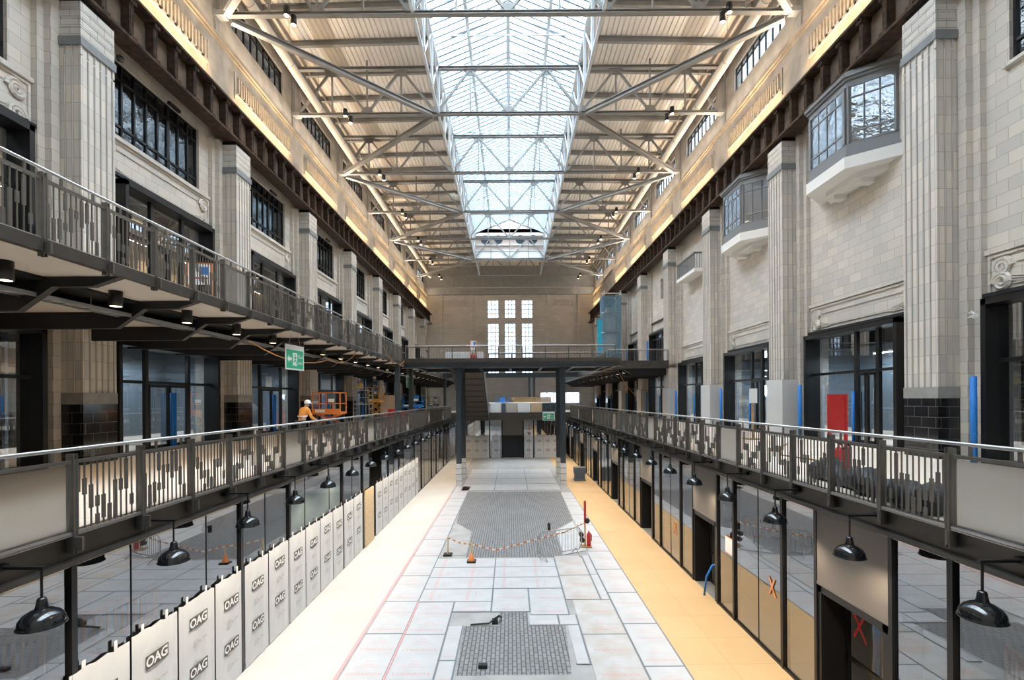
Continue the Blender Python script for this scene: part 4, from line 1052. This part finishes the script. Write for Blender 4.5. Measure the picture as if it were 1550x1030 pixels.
# ------------------------------------------------------------------ signs
def exit_sign(loc, rotz, w, h, label, arrow=-1, stack=True):
    t = thing('fire_exit_sign', label, 'sign', loc, rotz)
    b = MB(); b.box(-w/2, w/2, -.01, .01, 0, h); b.build('board', 'signw', t)
    b = MB(); b.box(-w*.45, w*.45, -.016, -.01, h*.06, h*.80); g = b.build('green_field', 'green', t)
    p = MB(); y = -.02; cz = h*.43; u = h*.16
    p.quad((-w*.42, y, cz), (-w*.32, y, cz+u*1.1), (-w*.32, y, cz+u*.4), (-w*.19, y, cz+u*.4), (-w*.19, y, cz-u*.4), (-w*.32, y, cz-u*.4), (-w*.32, y, cz-u*1.1))
    p.quad((-w*.13, y, cz-u*1.6), (w*.11, y, cz-u*1.6), (w*.11, y, cz+u*1.6), (-w*.13, y, cz+u*1.6))
    p.mesh(text('Fire'), (w*.28, y, cz+u*.7), (1, 0, 0), (0, 0, 1), h*.22); p.mesh(text('exit'), (w*.28, y, cz-u*.8), (1, 0, 0), (0, 0, 1), h*.22)
    p.build('white_symbols', 'signw', g)
    q = MB(); y = -.024
    q.lathe([(.001, -.001), (u*.28, -.001)], (0, y, 0), 4) if False else None
    pts = [(-.01*w+u*.26*math.cos(2*PI*k/12), y, cz+u*1.05+u*.26*math.sin(2*PI*k/12)) for k in range(12)]; q.quad(*pts)
    for a, c in (((0, .75), (-.05, 0)), ((-.05, 0), (.35, -.5)), ((.35, -.5), (.5, -1.2)), ((-.05, 0), (-.35, -.6)), ((-.35, -.6), (-.8, -.65)), ((0, .6), (-.5, .2)), ((0, .6), (.5, .3))):
        q.bar((a[0]*u, y, cz+a[1]*u), (c[0]*u, y, cz+c[1]*u), u*.3, .002, up=(0, 1, 0))
    q.build('running_figure', 'green', g)
    b = MB(); b.tube([(-w*.3, 0, h), (-w*.15, 0, h+.55)], .008, 5); b.tube([(w*.3, 0, h), (w*.15, 0, h+.55)], .008, 5); b.build('hanging_wire', 'grille', t)
exit_sign((-7.5, 17.0, 7.05), PI/2-.12, 1.15, .86, 'green Fire exit sign hanging from the left gallery')
exit_sign((-7.5, 35.6, 6.85), PI/2, .9, .9, 'small hanging exit sign under the left gallery near the footbridge')
exit_sign((3.45, 44.5, 4.0), 0, 1.1, .8, 'green Fire exit sign under the far landing by the right columns')

# ------------------------------------------------------------------ people
def person(loc, rz, label, jacket, lean=0., arms=((.28, .28, -.25), (.28, .42, -.05))):
    t = thing('person', label, 'person', loc, rz)
    c, sn = math.cos(lean), math.sin(lean)
    def up(x, y, z):   # lean the upper body forward (+y) about the hip at z=.95
        zz = z-.95; return (x, y*c+zz*sn, .95+zz*c-y*sn)
    V = [(0, 0, .95), up(0, 0, 1.15), up(0, .01, 1.38), up(0, .02, 1.50), up(0, .03, 1.60), up(0, .04, 1.70)]
    Rr = [.13, .125, .15, .06, .085, .085]; E = [(0, 1), (1, 2), (2, 3), (3, 4), (4, 5)]
    J, JR, JE = V[:4], [.15, .15, .175, .085], [(0, 1), (1, 2), (2, 3)]
    T, TR, TE = [(0, 0, .97)], [.145], []
    def add(L, RR, EE, p, r, par): L.append(p); RR.append(r); EE.append((par, len(L)-1)); return len(L)-1
    for e in (-1, 1):
        a = arms[0 if e < 0 else 1]
        sh, el = up(e*.19, 0, 1.42), up(e*a[0], a[1]*.45, 1.16); wr = up(e*(a[0]-.04), a[1], 1.12+a[2]*.5+.05); 
        for (L, RR, EE, k) in ((V, Rr, E, 1.), (J, JR, JE, 1.22)):
            i = add(L, RR, EE, sh, .062*k, 2); i = add(L, RR, EE, el, .045*k, i); i = add(L, RR, EE, wr, .034*k, i)
            if L is V:
                w = Vector(wr); d = (Vector(wr)-Vector(el)).normalized()
                pm = add(L, RR, EE, tuple(w+d*.07), .035, i)
                for f in range(4):
                    o = Vector(((f-1.5)*.02, 0, 0)); m1 = add(L, RR, EE, tuple(w+d*.12+o), .011, pm); add(L, RR, EE, tuple(w+d*(.155-.008*abs(f-1.5))+o+Vector((0, 0, -.02))), .009, m1)
                m1 = add(L, RR, EE, tuple(w+d*.06+Vector((-e*.045, .01, 0))), .012, i); add(L, RR, EE, tuple(w+d*.10+Vector((-e*.06, .015, 0))), .01, m1)
        for (L, RR, EE, k) in ((V, Rr, E, 1.), (T, TR, TE, 1.22)):
            i = add(L, RR, EE, (e*.10, 0, .88), .10*k, 0); i = add(L, RR, EE, (e*.12, .03, .5), .065*k, i); i = add(L, RR, EE, (e*.13, -.02, .1), .045*k, i)
            if L is V: add(L, RR, EE, (e*.14, .12, .045), .04, i)
    def skin(name, L, RR, EE, m):
        me = bpy.data.meshes.new(name); bm = bmesh.new(); ly = bm.verts.layers.skin.verify()
        vs = []
        for i, (p, r) in enumerate(zip(L, RR)): v = bm.verts.new(p); v[ly].radius = (r, r); v[ly].use_root = (i == 0); vs.append(v)
        for a, c in EE: bm.edges.new((vs[a], vs[c]))
        bm.to_mesh(me); bm.free(); me.materials.append(M[m])
        o = bpy.data.objects.new(name, me); COL.objects.link(o); o.parent = t
        md = o.modifiers.new('skin', 'SKIN'); md.use_smooth_shade = True
        sb = o.modifiers.new('smooth', 'SUBSURF'); sb.levels = 1; sb.render_levels = 1
        return o
    body = skin('body', V, Rr, E, 'skin'); skin('jacket', J, JR, JE, jacket); skin('trousers', T, TR, TE, 'cloth')
    hd = Vector(up(0, .04, 1.70)); b = MB(); b.lathe([(.155, -.02), (.13, -.015), (.128, .03), (.11, .08), (.07, .115), (.001, .13)], tuple(hd), 18)
    b.box(hd.x-.09, hd.x+.09, hd.y+.1, hd.y+.2, hd.z-.02, hd.z-.008); b.build('helmet', 'helmet', t, True)
    fz = Vector(up(0, .12, 1.63)); b = MB(); b.tube([fz+Vector((0, 0, .03)), fz+Vector((0, .03, -.02)), fz+Vector((0, .0, -.03))], [.01, .016, .008], 6); b.build('nose', 'skin', t, True)
    b = MB()
    for e in (-1, 1): p = Vector(up(e*.035, .118, 1.655)); b.tube([p, p+Vector((0, .012, 0))], .011, 6)
    p = Vector(up(0, .115, 1.565)); b.box(p.x-.025, p.x+.025, p.y, p.y+.01, p.z-.005, p.z+.005); b.build('eyes_and_mouth', 'cloth', t)
    b = MB(); p0, p1 = Vector(up(0, 0, 1.12)), Vector(up(0, 0, 1.16))
    b.lathe([(.185, 0), (.185, .045)], tuple(p0), 16); b.build('reflective_band', 'signw', t)
    return t
person((-8.1, 18.9, L1), -.5, 'worker in white helmet and orange hi-vis jacket leaning forward on the left deck', 'hivis', .35)
person((-10.5, 34.5, 5.72), PI/2+.3, 'worker in white helmet and yellow vest on the work tower', 'hivisy', .2, ((.28, .35, .2), (.28, .45, .3)))

# ------------------------------------------------------------------ access machines on the left deck
def lift(loc, rz, m, label, w, d, base, z0, h, level=2, steps=1):
    t = thing('scissor_lift', label, 'scissor lift', loc, rz)
    b = MB(); b.box(-w*.45, w*.45, -d*.4, d*.4, .18, .5); b.build('chassis', 'slate' if m != 'bluep' else m, t)
    for e in (-1, 1):
        for f in (-1, 1):
            b = MB(); x = e*w*.33; y = f*d*.4; b.tube([(x, y-.06, .18), (x, y+.06, .18)], .18, 14); b.build('wheel', 'rubber', t)
    b = MB(); n = steps; hz = (z0-.5)/n
    for k in range(n):
        for f in (-1, 1):
            za, zb = .5+hz*k, .5+hz*(k+1)
            b.bar((-w*.4, f*d*.3, za), (w*.4, f*d*.3, zb), .06); b.bar((w*.4, f*d*.3, za), (-w*.4, f*d*.3, zb), .06)
    b.build('scissor_arms', m, t)
    b = MB(); b.box(-w/2, w/2, -d/2, d/2, z0, z0+.12); b.box(-w/2, w/2, -d/2-.01, -d/2+.02, z0, z0+.28); b.build('platform', m, t)
    b = MB()
    for zz in (.55, 1.1):
        for y in (-d/2, d/2): b.bar((-w/2, y, z0+zz), (w/2, y, z0+zz), .045)
        for x in (-w/2, w/2): b.bar((x, -d/2, z0+zz), (x, d/2, z0+zz), .045)
    for x in (-w/2, 0, w/2):
        for y in (-d/2, d/2): b.bar((x, y, z0), (x, y, z0+1.12), .05)
    b.build('guard_rail', m, t)
    b = MB(); b.box(w*.08, w*.34, -d/2-.12, -d/2-.02, z0+.6, z0+1.08); b.build('control_box', m if m == 'bluep' else 'slate', t)
    b = MB(); b.box(w*.10, w*.32, -d/2-.13, -d/2-.12, z0+.62, z0+.8); b.box(-w*.4, -w*.05, -d/2-.02, -d/2-.011, z0+.1, z0+.24); b.build('sticker', 'signw', t)
    return t
lift((-9.45, 25.5, L1), 0, 'orange', 'orange access lift with raised cage on the left deck', 1.42, .9, 0, 1.02, 1.1)
lift((-10.1, 36.6, L1), 0, 'yellow', 'yellow scissor lift carrying a worker on the left deck', .85, 1.2, 0, 1.55, 1.1, steps=2)
person((-10.1, 36.6, 5.92), 2.6, 'worker in grey jacket and white helmet standing in the yellow lift', 'slate', .1)
lift((-9.5, 47.5, L1), 0, 'bluep', 'bright blue scissor lift near the far end of the left deck', 1.95, .9, 0, 1.0, 1.1)
lift((-9.4, 60.0, L1), 0, 'slate', 'grey-blue scissor lift at the far end of the left deck', 1.3, .9, 0, .95, 1.1)
t = thing('work_tower', 'grey aluminium ladder tower beside the workers on the left deck', 'ladder tower', (-10.2, 34.3, L1))
b = MB()
for x in (-.75, .35):
    for y in (-.3, .5): b.tube([(x, y, 0), (x, y, 2.45)], .03, 6)
for k in range(8):
    for x in (-.75, .35): b.tube([(x, -.3, .25+.3*k), (x, .5, .25+.3*k)], .018, 5)
for zz in (.6, 1.9, 2.4): b.tube([(-.75, -.3, zz), (.35, -.3, zz)], .02, 5)
b.build('frame', 'pole', t); b = MB(); b.box(-.75, .35, -.3, .5, 1.42, 1.47); b.build('platform', 'osb', t)
b = MB(); b.box(-10.3, -8.9, 38.6, 38.7, L1, 6.35); tag(b.build('plaster_sheet', 'beige'), 'grey-beige sheet standing behind the yellow lift', 'sheet')
for k, (x, y, lab) in enumerate(((-8.5, 36.0, 'stack of orange and red tool cases on the left deck'), )):
    b = MB(); b.box(x-.5, x+.2, y-.2, y+.2, L1+.7, L1+1.05); b.box(x-.6, x+.4, y-.3, y+.3, L1, L1+.7); b.box(x+.45, x+.9, y-.2, y+.2, L1, L1+.9); tag(b.build('tool_cases', 'red'), lab, 'tool cases')

# ------------------------------------------------------------------ fire points
def fire_point(loc, rz, label, face='signw', fr='orange', bh=1.75, w=.5, k=1.):
    t = thing('fire_point', label, 'fire point', loc, rz)
    b = MB(); b.box(-w/2, w/2, -.02, .02, .95*k, bh*k); b.build('board', face, t)
    b = MB()
    for x in (-w/2-.02, w/2+.02): b.box(x-.025, x+.025, -.03, .03, .1, bh*k)
    b.box(-w/2, w/2, -.03, .03, bh*k-.04, bh*k); b.box(-w/2-.05, w/2+.05, -.25, .25, .08, .14); b.build('stand', fr, t)
    if face == 'signw':
        b = MB(); b.box(0, w*.38, -.03, -.02, bh*k-.35, bh*k-.12); b.build('sign_panel', 'bluep', t)
        b = MB(); b.box(-w*.4, w*.4, -.03, -.02, bh*k-.48, bh*k-.44); b.build('sign_text_bar', 'red', t)
    for x in (-w*.24, w*.24):
        b = MB(); b.lathe([(.08, 0), (.085, .03), (.085, .42), (.05, .5), (.025, .52), (.025, .58)], (x, -.12, .14), 14, True, True); ex = b.build('extinguisher', 'red', t, True)
        b = MB(); b.box(x-.02, x+.09, -.14, -.10, .72, .76); b.tube([(x+.05, -.12, .72), (x+.12, -.13, .6), (x+.1, -.13, .35)], .014, 6); b.build('valve_and_hose', 'rubber', ex)
    for x in (-w/2, w/2): b = MB(); b.tube([(x-.03, .22, .09), (x+.03, .22, .09)], .09, 14); b.build('wheel', 'rubber', t)
    return t
fire_point((7.15, 10.7, L1), .15, 'red fire point trolley with tall red board on the right deck', 'red', 'red', 1.80, .36)
fire_point((-9.2, 14.5, L2), .25, 'white fire point board with orange frame on the left gallery', 'signw', 'orange', 1.6, .6)
fire_point((-2.6, 34.5, L2), 0, 'white fire point board with orange frame on the footbridge', 'signw', 'orange', 1.65, .42)
b = MB()
for k in range(34):
    x = -4.6+2.65*k/33; b.box(x-.035, x+.035, 34.9, 34.94, L2, 9.35)
b.box(-4.6, -1.95, 34.94, 34.98, L2, 9.38)
tag(b.build('white_hoarding', 'signw'), 'white ribbed hoarding standing on the footbridge', 'hoarding')

# tarpaulin roll on the right deck
b = MB(); n = 26; prof = []
for i in range(n+1):
    y = 7.0+3.5*i/n; x = 6.1+.5*i/n; r = .19+.05*math.sin(i*1.7)+.03*math.sin(i*.6)
    prof.append(((x+.06*math.sin(i*.9), y, L1+r*.95), r))
b.tube([p for p, r in prof], [r for p, r in prof], 14)
tag(b.build('rolled_tarpaulin', 'tarp', smooth=True), 'long lumpy black rolled tarpaulin lying behind the right railing', 'tarpaulin')
# frosted sheets around the right hand pilaster feet
for k in range(1, 6):
    y = P0+PITCH*k; b = MB(); b.box(11.70, 11.73, y-.66, y+.66, L1, 6.75); b.box(11.70, 12.75, y-.68, y-.66, L1, 6.75)
    tag(b.build('pilaster_wrap', 'wrap'), 'frosted plastic wrap around the foot of the right pilaster, %s from the camera' % ORD[k], 'plastic wrap')
t = thing('notice_stand', 'white notice on a wooden post by the right shops', 'notice', (10.0, 20.2, L1))
b = MB(); b.box(-.04, .04, -.04, .04, 0, 2.1); b.box(-.3, .3, -.3, .3, 0, .05); b.build('post', 'wood', t)
b = MB(); b.box(-.16, .16, -.06, -.04, 1.5, 2.1); b.build('board', 'signw', t)

# ------------------------------------------------------------------ things on the hall floor
t = thing('crowd_barrier', 'galvanised steel crowd barrier standing at the edge of the setts', 'barrier', (1.82, 18.4, 0), .42)
b = MB(); hw = .95; r = .02
pts = [(-hw+.15, 0, .22), (-hw, 0, .37), (-hw, 0, .9), (-hw+.15, 0, 1.05), (hw-.15, 0, 1.05), (hw, 0, .9), (hw, 0, .37), (hw-.15, 0, .22), (-hw+.15, 0, .22)]
b.tube(pts, r, 8); b.build('frame', 'grille', t)
for k in range(14): x = -hw+.13*(k+1); b = MB(); b.tube([(x, 0, .22), (x, 0, 1.05)], .009, 6); b.build('bar', 'grille', t)
for e in (-.7, .7): b = MB(); b.tube([(e, -.3, .02), (e, 0, .28), (e, .3, .02)], .018, 6); b.build('foot', 'grille', t)
t = thing('extinguisher_post', 'red topped pole with fire extinguisher on the boards by the steel barrier', 'fire point', (2.96, 19.7, .013))
b = MB(); b.tube([(0, 0, .04), (0, 0, .95)], .03, 8); b.build('lower_pole', 'yellow', t)
b = MB(); b.tube([(0, 0, .95), (0, 0, 1.85)], .045, 8); b.build('upper_pole', 'red', t)
b = MB(); b.box(-.2, .25, -.2, .2, 0, .04); b.build('base', 'wood', t)
b = MB(); b.lathe([(.08, 0), (.085, .03), (.085, .45), (.05, .54), (.025, .56), (.025, .62)], (.14, -.05, .04), 14, True, True); e = b.build('extinguisher', 'red', t, True)
b = MB(); b.tube([(.14, -.05, .62), (.25, -.06, .5), (.24, -.06, .25)], .016, 6); b.build('hose', 'rubber', e)
for zz, x in ((.5, -.16), (.28, -.12), (1.05, .08)): b = MB(); b.tube([(x, -.08, zz), (x, .06, zz)], .1, 14); b.build('alarm_horn', 'rubber', t)
def cone(x, y, label, full=True):
    t = thing('traffic_cone' if full else 'tape_post_stand', label, 'cone' if full else 'post', (x, y, .013))
    b = MB(); b.box(-.16, .16, -.16, .16, 0, .06); b.build('base', 'rubber', t)
    if full: b = MB(); b.lathe([(.12, .06), (.045, .32)], n=16, cap1=True); b.build('body', 'orange', t, True)
    b = MB(); b.tube([(0, 0, .05), (0, 0, .7)], .03, 8); b.build('tape_post', 'osb', t)
cone(-1.48, 17.95, 'small orange cone with tape post at the near edge of the setts')
cone(-2.45, 18.75, 'orange and white tape post on the grey slab left of the cone', False)
def hazard_tape(pts, label):
    t = thing('barrier_tape', label, 'tape'); a, c = MB(), MB()
    P = [Vector(p) for p in pts]; acc = []
    for i in range(len(P)-1):
        n = max(1, int((P[i+1]-P[i]).length/.12))
        for k in range(n): acc.append(P[i].lerp(P[i+1], k/n))
    acc.append(P[-1])
    for i in range(len(acc)-1): (a if i % 2 else c).bar(acc[i], acc[i+1], .004, .05)
    a.build('white_stripes', 'signw', t); c.build('orange_stripes', 'orange', t)
hazard_tape([(-2.45, 18.75, .68), (-1.9, 18.3, .60), (-1.48, 17.95, .66), (-.6, 17.95, .45), (.3, 18.1, .62), (.95, 18.02, .82), (2.0, 18.5, .93), (2.96, 19.65, 1.0)], 'orange and white tape strung across the front of the setts to the steel barrier')
b = MB(); b.box(-.06, .06, -.06, .06, 0, .3); b.box(-.02, .05, -.12, .12, .22, .3); o = b.build('cable_outlet', 'rubber', loc=(1.7, 22.2, .03)); tag(o, 'small black outlet box standing beside the white cover sheet', 'outlet box')
b = MB(); b.tube([(-.42, 13.2, .04), (-.5, 13.0, .12), (-.62, 12.95, .05), (-1.1, 12.93, .03)], .022, 8); b.tube([(-.5, 13.05, .1), (-.35, 13.05, .2), (-.3, 13.3, .06)], .03, 8); b.box(-.54, -.38, 12.98, 13.16, .006, .1)
tag(b.build('cable_bundle', 'rubber'), 'black cable bundle at the top left step of the small sett patch', 'cable')
b = MB(); b.box(-.1, .1, -.06, .06, 0, .08); o = b.build('loose_block', 'rubber', loc=(-.66, 10.9, .007)); tag(o, 'small dark block on the setts near the bottom of the view', 'block')
b = MB(); b.box(4.6, 5.4, 35.4, 36.2, .005, .1); b.box(4.65, 5.35, 35.45, 36.15, .1, .5); b.box(4.6, 5.4, 35.4, 36.2, .5, .95); tag(b.build('trolley', 'slate'), 'small dark trolley at the far end of the orange plywood', 'trolley')

# festoon cables
def cable(pts, label, r=.018):
    P = [Vector(p) for p in pts]; out = []
    for i in range(len(P)-1):
        for k in range(8):
            t = k/8; p = P[i].lerp(P[i+1], t); p.z -= .35*4*t*(1-t)*min(1, (P[i+1]-P[i]).length/4); out.append(p)
    out.append(P[-1]); b = MB(); b.tube(out, r, 6); tag(b.build('festoon_cable', 'cable'), label, 'cable')
cable([(-7.6, 14.2, 7.75), (-7.6, 20.5, 7.7), (-7.5, 23.8, 8.3)], 'orange cable looping under the left gallery past the exit sign')
cable([(-7.15, 27.5, 9.0), (-7.1, 30.5, 8.3), (-7.15, 33.5, 8.9)], 'orange cable hanging over the left gallery edge near the bridge')
cable([(8.2, 37.5, 8.2), (9.4, 36.8, 6.2), (9.8, 36.5, 4.27)], 'thin orange cable hanging down at the right gallery corner')
b = MB(); b.tube([(7.0, 9.5, 4.28), (7.6, 11.5, 4.28), (8.3, 13, 4.28), (8.0, 14.5, 4.28), (9.4, 17, 4.28), (10.2, 18, 4.28)], .025, 6); tag(b.build('floor_cable', 'wood'), 'brown cable wandering over the right deck floor', 'cable')

# ------------------------------------------------------------------ light
w = bpy.data.worlds.new('world'); scene.world = w; w.use_nodes = True
bg = w.node_tree.nodes['Background']; bg.inputs[0].default_value = (.80, .91, 1.0, 1); bg.inputs[1].default_value = 9.0
def area(name, loc, rot, sx, sy, e, col, portal=False, spread=PI):
    l = bpy.data.lights.new(name, 'AREA'); l.shape = 'RECTANGLE'; l.size = sx; l.size_y = sy; l.energy = e; l.color = col; l.spread = spread
    if portal: l.cycles.is_portal = True
    o = bpy.data.objects.new(name, l); COL.objects.link(o); o.location = loc; o.rotation_euler = rot; return o
area('skylight_portal', (0, (Y0+YL)/2, 28.5), (0, 0, 0), 9.0, YL-Y0, 1, (1, 1, 1), True)
area('clerestory_portal', (13.5, (Y0+Y1)/2, 24.2), (0, PI/2, 0), 1.5, Y1-Y0, 1, (1, 1, 1), True)
area('end_window_portal', (0, Y1+.6, 14.6), (-PI/2, 0, 0), 7.0, 14, 1, (1, 1, 1), True)
area('end_window_portal', (7.6, Y1+.6, 6.1), (-PI/2, 0, 0), 6.0, 1.6, 1, (1, 1, 1), True)
WARM = (1, .66, .33)
for s in (-1, 1):   # led strips lying on the crane girder, washing the concrete
    for i, yc in enumerate(BAYS):
        if s > 0 and i == 7: continue
        area('girder_led_strip', (s*12.2, yc, 18.84), (0, PI+s*.32, 0), .08, 5.6, 70, WARM, spread=1.7)
for s in (-1, 1): area('roof_fill_light', (s*12.66, 36, 22.08), (0, PI+s*-.75, 0), .08, 76, 850, (1, .82, .64))  # added uplights that brighten the roof deck, no fitting modelled
def spot(name, loc, e, col, ang, blend=.5, r=.05, rot=(0, 0, 0)):
    l = bpy.data.lights.new(name, 'SPOT'); l.energy = e; l.color = col; l.spot_size = ang; l.spot_blend = blend; l.shadow_soft_size = r
    o = bpy.data.objects.new(name, l); COL.objects.link(o); o.location = loc; o.rotation_euler = rot; return o
for k, (x, y) in enumerate(PENDANTS): spot('pendant_lamp_light', (x, y, 3.44), 60, (1, .80, .58), 2.6, .6, .05)
for k in range(-1, 24): spot('downlight_light', (-8.42, 8.14+2.3*k, 8.0), 40, (1, .74, .46), 2.2, .8)
for k in range(12): spot('downlight_light', (8.9, 38.4+2.3*k, 7.9), 60, (1, .74, .46), 2.2, .8)
for s in (-1, 1):
    for i in (1, 2, 3, 4): area('shop_tube_light', (s*14.0, BAYS[i], 7.6), (0, 0, 0), .3, 4, 45, (.80, .92, 1))
for y in TRUSS[2:]:
    for s in (-1, 1): spot('roof_spot_light', (s*9.45, y-.2, TB-.7), 500, (1, .80, .56), 1.4, .6)

vs = scene.view_settings; vs.view_transform = 'Standard'; vs.look = 'None'; vs.gamma = 1; vs.use_curve_mapping = False; vs.exposure = 1.2
try: scene.display_settings.display_device = 'sRGB'
except Exception: pass
scene.cycles.use_denoising = True
scene.cycles.max_bounces = 10; scene.cycles.diffuse_bounces = 5; scene.cycles.glossy_bounces = 4; scene.cycles.transparent_max_bounces = 16
scene.cycles.caustics_reflective = False; scene.cycles.caustics_refractive = False
